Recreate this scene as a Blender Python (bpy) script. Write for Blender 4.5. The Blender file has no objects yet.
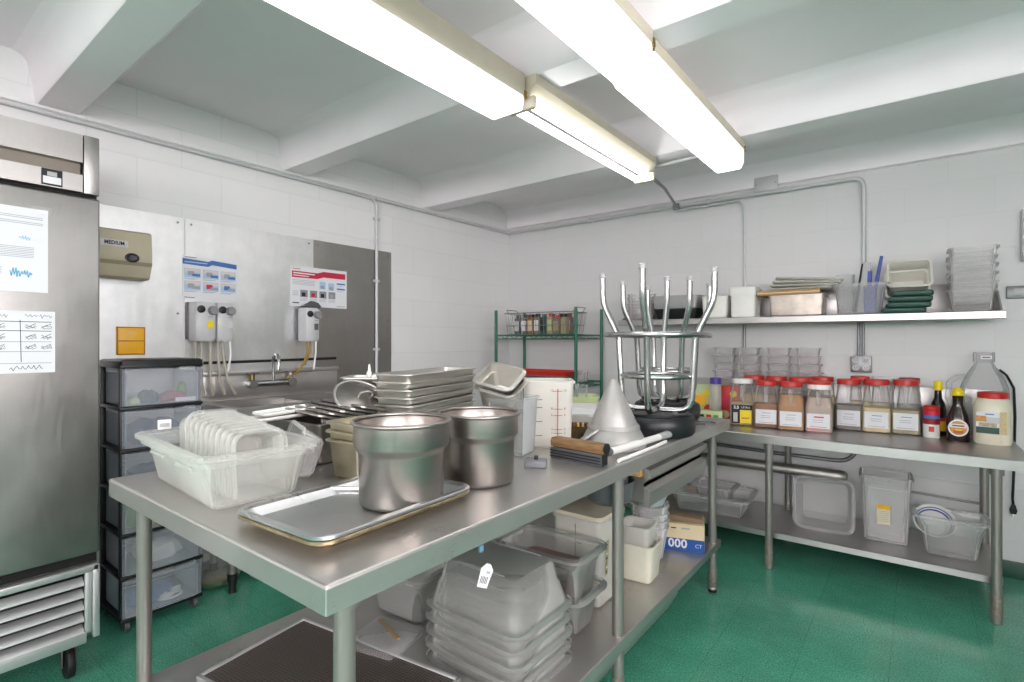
import bpy, bmesh, math, random
from mathutils import Matrix, Vector
random.seed(7)
SC = bpy.context.scene
COL = SC.collection
PI = math.pi
R = math.radians

# ------------------------------------------------------------------ materials
def lin(h):
    h = h.lstrip('#'); v = [int(h[i:i+2], 16)/255 for i in (0, 2, 4)]
    return tuple((c/12.92 if c <= .04045 else ((c+.055)/1.055)**2.4) for c in v) + (1,)

class NT:
    def __init__(s, name):
        s.m = bpy.data.materials.new(name); s.m.use_nodes = True
        s.t = s.m.node_tree; s.t.nodes.clear()
        s.out = s.n('ShaderNodeOutputMaterial')
    def n(s, kind, **kw):
        a = s.t.nodes.new(kind)
        for k, v in kw.items():
            if k.startswith('_'): setattr(a, k[1:], v)
            else: a.inputs[k.replace('__', ' ')].default_value = v
        return a
    def l(s, a, ao, b, bi): s.t.links.new(a.outputs[ao], b.inputs[bi])

def mat(name, col, rough=.5, metal=0., var=.06, scale=6., bump=0., spec=.5, aniso=None, coat=0., stretch=None, rvar=.0):
    N = NT(name)
    p = N.n('ShaderNodeBsdfPrincipled', Roughness=rough, Metallic=metal)
    p.inputs['Specular IOR Level'].default_value = spec
    p.inputs['Coat Weight'].default_value = coat
    tc = N.n('ShaderNodeTexCoord'); mp = N.n('ShaderNodeMapping')
    if stretch: mp.inputs['Scale'].default_value = stretch
    N.l(tc, 'Object', mp, 'Vector')
    nz = N.n('ShaderNodeTexNoise', Scale=scale, Detail=5., Roughness=.6); N.l(mp, 'Vector', nz, 'Vector')
    c = lin(col) if isinstance(col, str) else col
    cr = N.n('ShaderNodeValToRGB')
    e = cr.color_ramp.elements
    e[0].position, e[1].position = .3, .7
    e[0].color = tuple(max(0, x*(1-var)) for x in c[:3])+(1,)
    e[1].color = tuple(min(1, x*(1+var)) for x in c[:3])+(1,)
    N.l(nz, 'Fac', cr, 'Fac'); N.l(cr, 'Color', p, 'Base Color')
    if rvar:
        mr = N.n('ShaderNodeMapRange'); mr.inputs['To Min'].default_value = max(.02, rough-rvar); mr.inputs['To Max'].default_value = rough+rvar
        mr.inputs['From Min'].default_value = .3; mr.inputs['From Max'].default_value = .7
        N.l(nz, 'Fac', mr, 'Value'); N.l(mr, 'Result', p, 'Roughness')
    if bump:
        b = N.n('ShaderNodeBump', Strength=bump, Distance=.004); N.l(nz, 'Fac', b, 'Height'); N.l(b, 'Normal', p, 'Normal')
    N.l(p, 'BSDF', N.out, 'Surface')
    return N.m

def plastic(name, col, alpha=.4, rough=.3, tint='#ffffff', spec=.5, var=.05):
    """thin see-through plastic: part of the light passes straight on, the rest meets a glossy cloudy surface"""
    N = NT(name)
    p = N.n('ShaderNodeBsdfPrincipled', Roughness=rough); p.inputs['Specular IOR Level'].default_value = spec
    tc = N.n('ShaderNodeTexCoord')
    nz = N.n('ShaderNodeTexNoise', Scale=9., Detail=3.); N.l(tc, 'Object', nz, 'Vector')
    c = lin(col); cr = N.n('ShaderNodeValToRGB'); e = cr.color_ramp.elements
    e[0].position, e[1].position = .3, .7
    e[0].color = tuple(x*(1-var) for x in c[:3])+(1,); e[1].color = tuple(min(1, x*(1+var)) for x in c[:3])+(1,)
    N.l(nz, 'Fac', cr, 'Fac'); N.l(cr, 'Color', p, 'Base Color')
    tl = N.n('ShaderNodeBsdfTranslucent'); N.l(cr, 'Color', tl, 'Color')
    ms = N.n('ShaderNodeMixShader'); ms.inputs['Fac'].default_value = .45; N.l(p, 'BSDF', ms, 1); N.l(tl, 'BSDF', ms, 2)
    tr = N.n('ShaderNodeBsdfTransparent', Color=lin(tint))
    fr = N.n('ShaderNodeFresnel', IOR=1.25)
    ad = N.n('ShaderNodeMath', _operation='ADD', _use_clamp=True); ad.inputs[1].default_value = alpha
    N.l(fr, 'Fac', ad, 0)
    mx = N.n('ShaderNodeMixShader'); N.l(ad, 'Value', mx, 'Fac'); N.l(tr, 'BSDF', mx, 1); N.l(ms, 'Shader', mx, 2)
    N.l(mx, 'Shader', N.out, 'Surface')
    return N.m

def emit(name, col, strength):
    N = NT(name)
    p = N.n('ShaderNodeBsdfPrincipled', Roughness=.4)
    p.inputs['Base Color'].default_value = lin('#e8e8e8')
    p.inputs['Emission Color'].default_value = lin(col); p.inputs['Emission Strength'].default_value = strength
    N.l(p, 'BSDF', N.out, 'Surface'); return N.m

def steel(name, col='#b9b8b6', rough=.32, stretch=(40, 1, 40), var=.10, rvar=.08, blotch=.0, metal=1.):
    N = NT(name)
    p = N.n('ShaderNodeBsdfPrincipled', Roughness=rough, Metallic=metal)
    tc = N.n('ShaderNodeTexCoord'); mp = N.n('ShaderNodeMapping'); mp.inputs['Scale'].default_value = stretch
    N.l(tc, 'Object', mp, 'Vector')
    nz = N.n('ShaderNodeTexNoise', Scale=4., Detail=6., Roughness=.65); N.l(mp, 'Vector', nz, 'Vector')
    n2 = N.n('ShaderNodeTexNoise', Scale=3.5, Detail=4., Roughness=.6); N.l(tc, 'Object', n2, 'Vector')
    c = lin(col); cr = N.n('ShaderNodeValToRGB'); e = cr.color_ramp.elements
    e[0].position, e[1].position = .3, .7
    e[0].color = tuple(x*(1-var) for x in c[:3])+(1,); e[1].color = tuple(min(1, x*(1+var)) for x in c[:3])+(1,)
    N.l(nz, 'Fac', cr, 'Fac'); N.l(cr, 'Color', p, 'Base Color')
    ad = N.n('ShaderNodeMath', _operation='ADD'); N.l(nz, 'Fac', ad, 0); N.l(n2, 'Fac', ad, 1)
    mr = N.n('ShaderNodeMapRange'); mr.inputs['From Min'].default_value = .7; mr.inputs['From Max'].default_value = 1.3
    mr.inputs['To Min'].default_value = max(.05, rough-rvar); mr.inputs['To Max'].default_value = rough+rvar
    N.l(ad, 'Value', mr, 'Value'); N.l(mr, 'Result', p, 'Roughness')
    if blotch:
        c2 = N.n('ShaderNodeValToRGB'); e = c2.color_ramp.elements; e[0].position, e[1].position = .38, .62
        e[0].color = (1-blotch,)*3+(1,); e[1].color = (1, 1, 1, 1); N.l(n2, 'Fac', c2, 'Fac')
        mx = N.n('ShaderNodeMix', _data_type='RGBA', _blend_type='MULTIPLY'); mx.inputs['Factor'].default_value = 1
        N.l(cr, 'Color', mx, 6); N.l(c2, 'Color', mx, 7); N.l(mx, 2, p, 'Base Color')
    N.l(p, 'BSDF', N.out, 'Surface')
    return N.m

def block_wall(name, swap):
    N = NT(name)
    p = N.n('ShaderNodeBsdfPrincipled', Roughness=.38)
    tc = N.n('ShaderNodeTexCoord'); sx = N.n('ShaderNodeSeparateXYZ'); N.l(tc, 'Object', sx, 'Vector')
    cx = N.n('ShaderNodeCombineXYZ'); N.l(sx, 'Y' if swap else 'X', cx, 'X'); N.l(sx, 'Z', cx, 'Y')
    br = N.n('ShaderNodeTexBrick', Scale=1.); br.offset = .5
    br.inputs['Brick Width'].default_value = .41; br.inputs['Row Height'].default_value = .205
    br.inputs['Mortar Size'].default_value = .0035; br.inputs['Mortar Smooth'].default_value = .6
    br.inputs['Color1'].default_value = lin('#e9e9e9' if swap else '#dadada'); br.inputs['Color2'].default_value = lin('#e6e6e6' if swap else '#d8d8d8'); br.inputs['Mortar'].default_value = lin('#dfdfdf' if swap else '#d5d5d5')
    N.l(cx, 'Vector', br, 'Vector')
    nz = N.n('ShaderNodeTexNoise', Scale=38., Detail=4.); N.l(tc, 'Object', nz, 'Vector')
    n2 = N.n('ShaderNodeTexNoise', Scale=1.3, Detail=3.); N.l(tc, 'Object', n2, 'Vector')
    mx = N.n('ShaderNodeMix', _data_type='RGBA', _blend_type='MULTIPLY'); mx.inputs['Factor'].default_value = 1
    cr = N.n('ShaderNodeValToRGB'); e = cr.color_ramp.elements
    e[0].position, e[1].position = .3, .75; e[0].color = (.95, .95, .945, 1); e[1].color = (1, 1, 1, 1)
    N.l(n2, 'Fac', cr, 'Fac'); N.l(br, 'Color', mx, 6); N.l(cr, 'Color', mx, 7); N.l(mx, 2, p, 'Base Color')
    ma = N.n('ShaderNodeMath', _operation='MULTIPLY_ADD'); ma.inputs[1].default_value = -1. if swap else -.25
    mm = N.n('ShaderNodeMath', _operation='MULTIPLY'); mm.inputs[1].default_value = .12
    N.l(nz, 'Fac', mm, 0); N.l(br, 'Fac', ma, 0); N.l(mm, 'Value', ma, 2)
    b = N.n('ShaderNodeBump', Strength=.22, Distance=.006); N.l(ma, 'Value', b, 'Height'); N.l(b, 'Normal', p, 'Normal')
    N.l(p, 'BSDF', N.out, 'Surface'); return N.m

def floor_mat():
    N = NT('green_floor_tile')
    p = N.n('ShaderNodeBsdfPrincipled', Roughness=.2); p.inputs['Specular IOR Level'].default_value = .55
    tc = N.n('ShaderNodeTexCoord')
    sp = N.n('ShaderNodeTexNoise', Scale=150., Detail=3., Roughness=.8); N.l(tc, 'Object', sp, 'Vector')
    bl = N.n('ShaderNodeTexNoise', Scale=3., Detail=5., Roughness=.7); N.l(tc, 'Object', bl, 'Vector')
    cr = N.n('ShaderNodeValToRGB'); e = cr.color_ramp.elements
    e[0].position, e[1].position = .36, .66; e[0].color = lin('#2a8466'); e[1].color = lin('#74c2a8')
    N.l(sp, 'Fac', cr, 'Fac')
    c2 = N.n('ShaderNodeValToRGB'); e = c2.color_ramp.elements
    e[0].position, e[1].position = .3, .75; e[0].color = (.72, .78, .75, 1); e[1].color = (1.12, 1.08, 1.1, 1)
    N.l(bl, 'Fac', c2, 'Fac')
    m1 = N.n('ShaderNodeMix', _data_type='RGBA', _blend_type='MULTIPLY'); m1.inputs['Factor'].default_value = 1
    N.l(cr, 'Color', m1, 6); N.l(c2, 'Color', m1, 7)
    br = N.n('ShaderNodeTexBrick', Scale=1.); br.offset = 0.
    br.inputs['Brick Width'].default_value = .305; br.inputs['Row Height'].default_value = .305
    br.inputs['Mortar Size'].default_value = .0016; br.inputs['Mortar Smooth'].default_value = .3
    br.inputs['Color1'].default_value = (1, 1, 1, 1); br.inputs['Color2'].default_value = (.93, .93, .93, 1); br.inputs['Mortar'].default_value = (.7, .7, .7, 1)
    N.l(tc, 'Object', br, 'Vector')
    m2 = N.n('ShaderNodeMix', _data_type='RGBA', _blend_type='MULTIPLY'); m2.inputs['Factor'].default_value = 1
    N.l(m1, 2, m2, 6); N.l(br, 'Color', m2, 7); N.l(m2, 2, p, 'Base Color')
    mr = N.n('ShaderNodeMapRange'); mr.inputs['From Min'].default_value = .3; mr.inputs['From Max'].default_value = .7
    mr.inputs['To Min'].default_value = .10; mr.inputs['To Max'].default_value = .22
    N.l(bl, 'Fac', mr, 'Value'); N.l(mr, 'Result', p, 'Roughness')
    b = N.n('ShaderNodeBump', Strength=.08, Distance=.003); N.l(sp, 'Fac', b, 'Height'); N.l(b, 'Normal', p, 'Normal')
    N.l(p, 'BSDF', N.out, 'Surface'); return N.m

def mesh_mat():
    N = NT('greasy_filter_mesh')
    p = N.n('ShaderNodeBsdfPrincipled', Roughness=.45, Metallic=.6)
    tc = N.n('ShaderNodeTexCoord')
    w1 = N.n('ShaderNodeTexWave', Scale=30.); w1.bands_direction = 'X'
    w2 = N.n('ShaderNodeTexWave', Scale=30.); w2.bands_direction = 'Y'
    N.l(tc, 'Object', w1, 'Vector'); N.l(tc, 'Object', w2, 'Vector')
    mu = N.n('ShaderNodeMath', _operation='MULTIPLY'); N.l(w1, 'Fac', mu, 0); N.l(w2, 'Fac', mu, 1)
    cr = N.n('ShaderNodeValToRGB'); e = cr.color_ramp.elements
    e[0].color = lin('#6d625b'); e[1].color = lin('#26211e')
    N.l(mu, 'Value', cr, 'Fac'); N.l(cr, 'Color', p, 'Base Color')
    b = N.n('ShaderNodeBump', Strength=.6, Distance=.004); N.l(mu, 'Value', b, 'Height'); N.l(b, 'Normal', p, 'Normal')
    N.l(p, 'BSDF', N.out, 'Surface'); return N.m

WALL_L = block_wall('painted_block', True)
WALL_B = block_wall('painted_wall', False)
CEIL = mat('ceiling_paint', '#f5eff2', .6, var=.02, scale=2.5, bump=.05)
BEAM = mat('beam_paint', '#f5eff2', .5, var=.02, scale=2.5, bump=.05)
FLOOR = floor_mat()
BASE = mat('green_cove_base', '#1d4a3b', .4)
STEEL = steel('brushed_steel', '#c6c5c3', .34, var=.03, rvar=.03)
STEELX = steel('table_steel', '#b9b7b5', .36, stretch=(8, 150, 150), var=.035, rvar=.04)
STEELY = steel('table_steel_long', '#bdbab6', .32, stretch=(150, 8, 150), var=.035, rvar=.06, metal=.78, blotch=.06)
SHEET = steel('sheet_steel', '#e9e9e9', .42, stretch=(30, 8, 2), var=.03, rvar=.10, blotch=.14)
SHEETD = steel('sheet_steel_dull', '#a9a6a2', .36, stretch=(30, 40, 2), var=.05, rvar=.07, blotch=.10)
FRIDGE = steel('fridge_steel', '#aeaba8', .40, stretch=(25, 20, 3), var=.035, rvar=.08, blotch=.10)
POT = mat('pot_steel', '#a39c97', .33, 1., var=.02, stretch=(1, 1, 40))
PAN = steel('pan_steel', '#d2cfc9', .37, stretch=(6, 6, 6), var=.04, rvar=.04)
PANTAN = steel('worn_pan_steel', '#cfc6ae', .36, stretch=(6, 6, 6), var=.08, rvar=.06)  # tan reflection on the deep pans put into the steel colour
ALU = steel('aluminium', '#d6d6d6', .36, stretch=(5, 5, 5), var=.03, rvar=.05, metal=.7)
ALUP = steel('sheet_pan_aluminium', '#cfcfcf', .30, stretch=(5, 5, 5), var=.03, rvar=.05)
ALUB = steel('baked_aluminium', '#b8a98a', .38, stretch=(7, 7, 7), var=.25, rvar=.1)
GREYK = mat('grey_knob', '#88888a', .4)
CHROME = mat('chrome', '#b9b9b9', .24, 1., var=.03)
BRASS = mat('tarnished_brass', '#8e7a45', .35, 1., var=.2, scale=30)
DARKPAN = steel('dark_pan', '#9c9792', .36, stretch=(6, 6, 6), var=.2, rvar=.1)
LEGM = steel('leg_steel', '#94908b', .36, stretch=(30, 30, 1), var=.04, rvar=.04, metal=.6)
RUST = mat('worn_foot', '#a0948a', .5, .7, var=.3, scale=60)
BLACK = mat('black_plastic', '#17181a', .42)
BLACKR = mat('black_rubber', '#131313', .6)
VINYL = mat('black_vinyl', '#1d1e21', .38, var=.1, scale=40, bump=.1)
DARK = mat('dark_void', '#0e0d0d', .8)  # near-black colour stands in for shade in gaps and behind louvres
WHITEP = mat('white_plastic', '#e6e5e0', .35)
GREYP = mat('grey_plastic', '#a9a9a9', .4)
LGREY = mat('light_grey_plastic', '#c5c5c6', .35)
DGREY = mat('dark_grey_plastic', '#55575a', .45)
CREAM = mat('cream_enamel', '#cfc4b0', .45)
BEIGE = mat('beige_plastic', '#b4ac93', .4)
RAILM = steel('dull_rail', '#c2beb8', .42)
CONE = mat('dull_cast_metal', '#a9a7a3', .42, .35, var=.1, scale=14, bump=.08)
PAPER = mat('paper', '#dedfe2', .7, var=.02)
INK = mat('ink', '#23232a', .7)
INKL = mat('pale_print', '#9aa0a8', .7)
BLUE = mat('blue_print', '#3d6fb4', .5)
BLUEL = mat('pale_blue_print', '#a9c2dd', .5)
REDP = mat('red_print', '#c31f45', .5)
CYAN = mat('cyan_ink', '#5fb6d8', .6)
YEL = mat('yellow_plastic', '#f2b426', .4)
YELD = mat('yellow_dark', '#a87411', .5)
YELCAP = mat('yellow_cap', '#edd414', .35)
RED = mat('red_cap', '#c22a20', .35)
REDD = mat('dark_red', '#8e1c28', .45)
PURPLE = mat('purple_cap', '#4a3a94', .4)
GREENP = mat('green_plastic', '#23493f', .4)
GREENR = mat('green_epoxy', '#12664a', .4)
NAVY = mat('blue_plastic', '#1c3d97', .4)
WOOD = mat('worn_wood', '#7f6240', .6, var=.35, scale=10, stretch=(2, 30, 30), bump=.2)
CARD = mat('cardboard', '#b08a5c', .8, var=.08, scale=12)
CARDT = mat('pale_carton', '#d8c6a2', .75, var=.05)
CARDB = mat('blue_carton', '#1c4f97', .6)
RUSTY = mat('stained_enamel', '#c9bcb2', .4, .5, var=.22, scale=14)
BROWN = mat('brown_spice', '#8a5a34', .8, var=.25, scale=120)
TAN = mat('tan_spice', '#a87a4c', .8, var=.2, scale=120)
GREYS = mat('pepper_grind', '#7b746a', .8, var=.35, scale=200)
OAT = mat('pale_grain', '#cbb98d', .8, var=.2, scale=200)
HERB = mat('pale_herb', '#a5997a', .8, var=.3, scale=200)
SYRUP = mat('dark_syrup', '#24120c', .15, var=.1)
SOY = mat('soy_dark', '#1a0f0c', .15, var=.1)
LIME = mat('pale_green', '#b9c995', .5, var=.1)
ORANGE = mat('food_print', '#c98a44', .5, var=.3, scale=60)
GREEN = mat('leaf_green', '#5f9a3d', .5, var=.2, scale=40)
CLEAR = plastic('clear_plastic', '#dde1e1', .06, .1)
CLOUD = plastic('cloudy_plastic', '#efefeb', .25, .2)
CLOUDL = plastic('worn_clear_plastic', '#f2f0f0', .24, .2)
BOXM = plastic('dull_clear_plastic', '#cfcfcc', .17, .25)
MILKY = plastic('milky_plastic', '#f1efe9', .60, .35)
BLUISH = plastic('bluish_drawer_plastic', '#eef3fa', .25, .25)
GLASS = plastic('thin_glass', '#e6e8e6', .13, .08)
JUG = plastic('jug_plastic', '#e0e3e3', .16, .1)
HOSE = plastic('clear_hose', '#d6d0bf', .6, .25)
HOSEY = plastic('amber_hose', '#c9a95a', .6, .25)
TUBE = emit('lit_tube', '#ffffff', 4.)
LENS = emit('lit_diffuser', '#fdfdff', 2.4)
LENSS = emit('lit_diffuser_side', '#f1f1ff', .42)
FILTER = mesh_mat()
TAGM = mat('tag_card', '#e9e4e6', .6)
WIRE = mat('wire_metal', '#8f8f8f', .35, 1.)

# ------------------------------------------------------------------ mesh builder
def rr(hx, hy, r, z, cx=0., cy=0., n=4):
    r = min(r, hx*.999, hy*.999); pts = []
    for (sx, sy, a0) in ((1, 1, 0), (-1, 1, 90), (-1, -1, 180), (1, -1, 270)):
        for i in range(n+1):
            a = R(a0+90*i/n)
            pts.append((cx+sx*(hx-r)+r*math.cos(a), cy+sy*(hy-r)+r*math.sin(a), z))
    return pts
def ring(r, z, n=32, cx=0, cy=0):
    return [(cx+r*math.cos(2*PI*i/n), cy+r*math.sin(2*PI*i/n), z) for i in range(n)]

class M:
    def __init__(s): s.bm = bmesh.new(); s.mats = []; s.x = Matrix()
    def mi(s, m):
        if m not in s.mats: s.mats.append(m)
        return s.mats.index(m)
    def v(s, p): return s.bm.verts.new(s.x @ Vector(p))
    def face(s, vs, m):
        try:
            f = s.bm.faces.new(vs); f.material_index = s.mi(m); return f
        except ValueError: return None
    def poly(s, pts, m): return s.face([s.v(p) for p in pts], m)
    def box(s, lo, hi, m, bev=0., seg=2):
        lo, hi = [min(a, b) for a, b in zip(lo, hi)], [max(a, b) for a, b in zip(lo, hi)]
        P = [s.v((x, y, z)) for z in (lo[2], hi[2]) for y in (lo[1], hi[1]) for x in (lo[0], hi[0])]
        F = [(0, 2, 3, 1), (4, 5, 7, 6), (0, 1, 5, 4), (2, 6, 7, 3), (1, 3, 7, 5), (0, 4, 6, 2)]
        fs = [s.face([P[i] for i in f], m) for f in F]
        if bev:
            es = list({e for f in fs for e in f.edges}); k = s.mi(m)
            r = bmesh.ops.bevel(s.bm, geom=es, offset=bev, segments=seg, affect='EDGES', profile=.5)
            for f in r['faces']: f.material_index = k
        return s
    def obox(s, mtx, size, m, bev=0.):
        old = s.x; s.x = old @ mtx; h = [d/2 for d in size]
        s.box([-a for a in h], h, m, bev); s.x = old; return s
    def loft(s, rings, m, cap0=True, cap1=True, closed=True, mats=None, seg=None):
        V = [[s.v(p) for p in r] for r in rings]; n = len(V[0])
        for k in range(len(V)-1):
            mm = mats[k] if mats else m
            for i in range(n if closed else n-1):
                j = (i+1) % n
                s.face([V[k][i], V[k][j], V[k+1][j], V[k+1][i]], seg[i] if seg else mm)
        if cap0: s.face(V[0][::-1], mats[0] if mats else m)
        if cap1: s.face(V[-1], mats[-1] if mats else m)
        return s
    def lathe(s, prof, m, n=32, c=(0, 0, 0), cap0=True, cap1=True, mats=None):
        return s.loft([[(c[0]+r*math.cos(2*PI*i/n), c[1]+r*math.sin(2*PI*i/n), c[2]+z) for i in range(n)] for r, z in prof], m, cap0, cap1, mats=mats)
    def tube(s, pts, r, m, n=8, closed=False, caps=True):
        P = [Vector(p) for p in pts]; L = len(P); rings = []
        T = []
        for i in range(L):
            a = P[(i-1) % L] if (closed or i > 0) else P[i]; b = P[(i+1) % L] if (closed or i < L-1) else P[i]
            T.append((b-a).normalized())
        u = T[0].orthogonal().normalized()
        for i in range(L):
            u = (u - T[i]*u.dot(T[i])).normalized(); w = T[i].cross(u)
            rad = r[i] if isinstance(r, (list, tuple)) else r
            rings.append([P[i]+(u*math.cos(2*PI*k/n)+w*math.sin(2*PI*k/n))*rad for k in range(n)])
        if closed: rings.append(rings[0])
        V = [[s.v(p) for p in q] for q in rings[:L]]
        if closed: V.append(V[0])
        for k in range(len(V)-1):
            for i in range(n):
                j = (i+1) % n; s.face([V[k][i], V[k][j], V[k+1][j], V[k+1][i]], m)
        if caps and not closed: s.face(V[0][::-1], m); s.face(V[-1], m)
        return s
    def cyl(s, a, b, r, m, n=20, r2=None):
        return s.tube([a, b], [r, r if r2 is None else r2], m, n)
    def pan(s, hx, hy, h, m, tx=.02, t=.002, lip=.012, r=.03, ld=.006, z0=0., ridge=None):
        bx, by = hx-tx, hy-tx
        rg = [rr(bx-.008, by-.008, r*.7, z0), rr(bx, by, r*.8, z0+.008)]
        if ridge:
            f, d = ridge; k = f
            rg += [rr(bx+tx*k, by+tx*k, r, z0+h*k), rr(bx+tx*k+d, by+tx*k+d, r+d, z0+h*k+.006)]
            hx2, hy2 = hx+d, hy+d
        else: hx2, hy2 = hx, hy
        rg += [rr(hx2, hy2, r, z0+h-ld), rr(hx2+lip, hy2+lip, r+lip, z0+h-ld), rr(hx2+lip, hy2+lip, r+lip, z0+h-ld*.25), rr(hx2+lip-ld*.25, hy2+lip-ld*.25, r+lip, z0+h),
               rr(hx2-t, hy2-t, r, z0+h), rr(hx2-t-.001, hy2-t-.001, r, z0+h-ld)]
        if ridge: rg += [rr(bx+tx*k+d-t, by+tx*k+d-t, r, z0+h*k+.008), rr(bx+tx*k-t, by+tx*k-t, r, z0+h*k)]
        rg += [rr(bx-t, by-t, r*.8, z0+.010), rr(bx-t-.008, by-t-.008, r*.7, z0+t+.001)]
        return s.loft(rg, m)
    def text(s, txt, size, m, fr, dx=0., dy=0., off=.001, align='CENTER', bold=0., sx=1.):
        cu = bpy.data.curves.new('t', 'FONT'); cu.body = txt; cu.size = size; cu.align_x = align; cu.align_y = 'CENTER'; cu.resolution_u = 2; cu.offset = bold
        ob = bpy.data.objects.new('t', cu); me = bpy.data.meshes.new_from_object(ob)
        vs = [s.v(fr @ Vector((v.co.x*sx+dx, v.co.y+dy, off))) for v in me.vertices]
        for p in me.polygons: s.face([vs[i] for i in p.vertices], m)
        bpy.data.objects.remove(ob); bpy.data.curves.remove(cu); bpy.data.meshes.remove(me)
        return s
    def rect(s, fr, u0, v0, u1, v1, m, off=.0006):
        return s.poly([fr @ Vector(p) for p in ((u0, v0, off), (u1, v0, off), (u1, v1, off), (u0, v1, off))], m)
    def stroke(s, fr, pts, w, m, off=.0008):
        for (a, b) in zip(pts, pts[1:]):
            d = Vector((b[0]-a[0], b[1]-a[1])); 
            if d.length < 1e-6: continue
            q = Vector((-d.y, d.x)).normalized()*w/2
            s.poly([fr @ Vector((p[0], p[1], off)) for p in ((a[0]-q.x, a[1]-q.y), (b[0]-q.x, b[1]-q.y), (b[0]+q.x, b[1]+q.y), (a[0]+q.x, a[1]+q.y))], m)
        return s
    def build(s, name, parent=None, world=False, smooth=38, recalc=True):
        if recalc: bmesh.ops.recalc_face_normals(s.bm, faces=s.bm.faces[:])
        me = bpy.data.meshes.new(name); s.bm.to_mesh(me); s.bm.free()
        for m in s.mats: me.materials.append(m)
        if smooth:
            me.polygons.foreach_set('use_smooth', [True]*len(me.polygons)); me.set_sharp_from_angle(angle=R(smooth))
        o = bpy.data.objects.new(name, me); COL.objects.link(o)
        if parent is not None:
            o.parent = parent
            if world: me.transform(wmat(parent).inverted())
        return o

def wmat(o):
    m = Matrix.LocRotScale(o.location, o.rotation_euler, o.scale)
    return wmat(o.parent) @ m if o.parent else m
FX = Matrix(((0, 0, 1, 0), (1, 0, 0, 0), (0, 1, 0, 0), (0, 0, 0, 1)))     # a face looking along +x
FY = Matrix(((1, 0, 0, 0), (0, 0, -1, 0), (0, 1, 0, 0), (0, 0, 0, 1)))    # a face looking along -y
def at(x, y, z): return Matrix.Translation((x, y, z))

def tag(o, label, cat, group=None):
    o['label'] = label; o['category'] = cat
    if group: o['group'] = group
    return o
def thing(name, label, cat, loc=(0, 0, 0), rot=0., group=None):
    o = bpy.data.objects.new(name, None); COL.objects.link(o); o.location = loc; o.empty_display_size = .05
    o.rotation_euler = (0, 0, rot) if isinstance(rot, (int, float)) else rot
    return tag(o, label, cat, group)
def copy_tree(o, parent=None):
    c = o.copy(); COL.objects.link(c)
    if parent is not None: c.parent = parent
    for ch in list(o.children): copy_tree(ch, c)
    return c
def dup(o, loc, rot, label, group=None):
    c = copy_tree(o); c.location = loc
    c.rotation_euler = (0, 0, rot) if isinstance(rot, (int, float)) else rot
    c['label'] = label
    if group: c['group'] = group
    return c
def solo(m, name, label, cat, loc=(0, 0, 0), rot=0., group=None, world=False, **kw):
    o = m.build(name, **kw)
    if world: o.data.transform(Matrix.LocRotScale(Vector(loc), None, None).inverted())
    o.location = loc; o.rotation_euler = (0, 0, rot) if isinstance(rot, (int, float)) else rot
    return tag(o, label, cat, group)
def struct(m, name, **kw):
    o = m.build(name, **kw); o['kind'] = 'structure'; return o
def arc(c, r, a0, a1, n, plane='xz'):
    out = []
    for i in range(n+1):
        a = R(a0+(a1-a0)*i/n); u, w = r*math.cos(a), r*math.sin(a)
        out.append((c[0]+u, c[1], c[2]+w) if plane == 'xz' else (c[0], c[1]+u, c[2]+w) if plane == 'yz' else (c[0]+u, c[1]+w, c[2]))
    return out
ORD = ['topmost', 'second from the top', 'third from the top', 'fourth from the top', 'fifth from the top', 'sixth from the top', 'seventh from the top', 'eighth from the top', 'ninth from the top', 'tenth from the top']

# ------------------------------------------------------------------ room
XR, YF, ZC = 5.2, -8.0, 2.60
struct(M().box((-.1, YF-.1, -.1), (XR+.1, .1, 0), FLOOR), 'floor')
struct(M().box((-.12, YF-.1, 0), (0, .1, 2.75), WALL_L), 'wall_left')
struct(M().box((-.12, 0, 0), (XR+.1, .12, 2.75), WALL_B), 'wall_back')
WX0, WX1, WZ0, WZ1 = 1.6, 5.0, 1.45, 2.33
m = M()
for a, b in (((-.12, 0), (WX0, 2.75)), ((WX1, 0), (XR+.12, 2.75)), ((WX0, 0), (WX1, WZ0)), ((WX0, WZ1), (WX1, 2.75))): m.box((a[0], YF-.12, a[1]), (b[0], YF, b[1]), WALL_B)
struct(m, 'wall_front')
RY0, RY1 = -6.2, -2.9
m = M()
for a, b in (((YF-.1, 0), (RY0, 2.75)), ((RY1, 0), (.1, 2.75)), ((RY0, 0), (RY1, WZ0)), ((RY0, WZ1), (RY1, 2.75))): m.box((XR, a[0], a[1]), (XR+.12, b[0], b[1]), WALL_B)
struct(m, 'wall_right')
PANE = plastic('window_glass', '#ffffff', .0, .02)
FRAMEM = mat('window_frame_paint', '#d9d9d6', .4)
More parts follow.
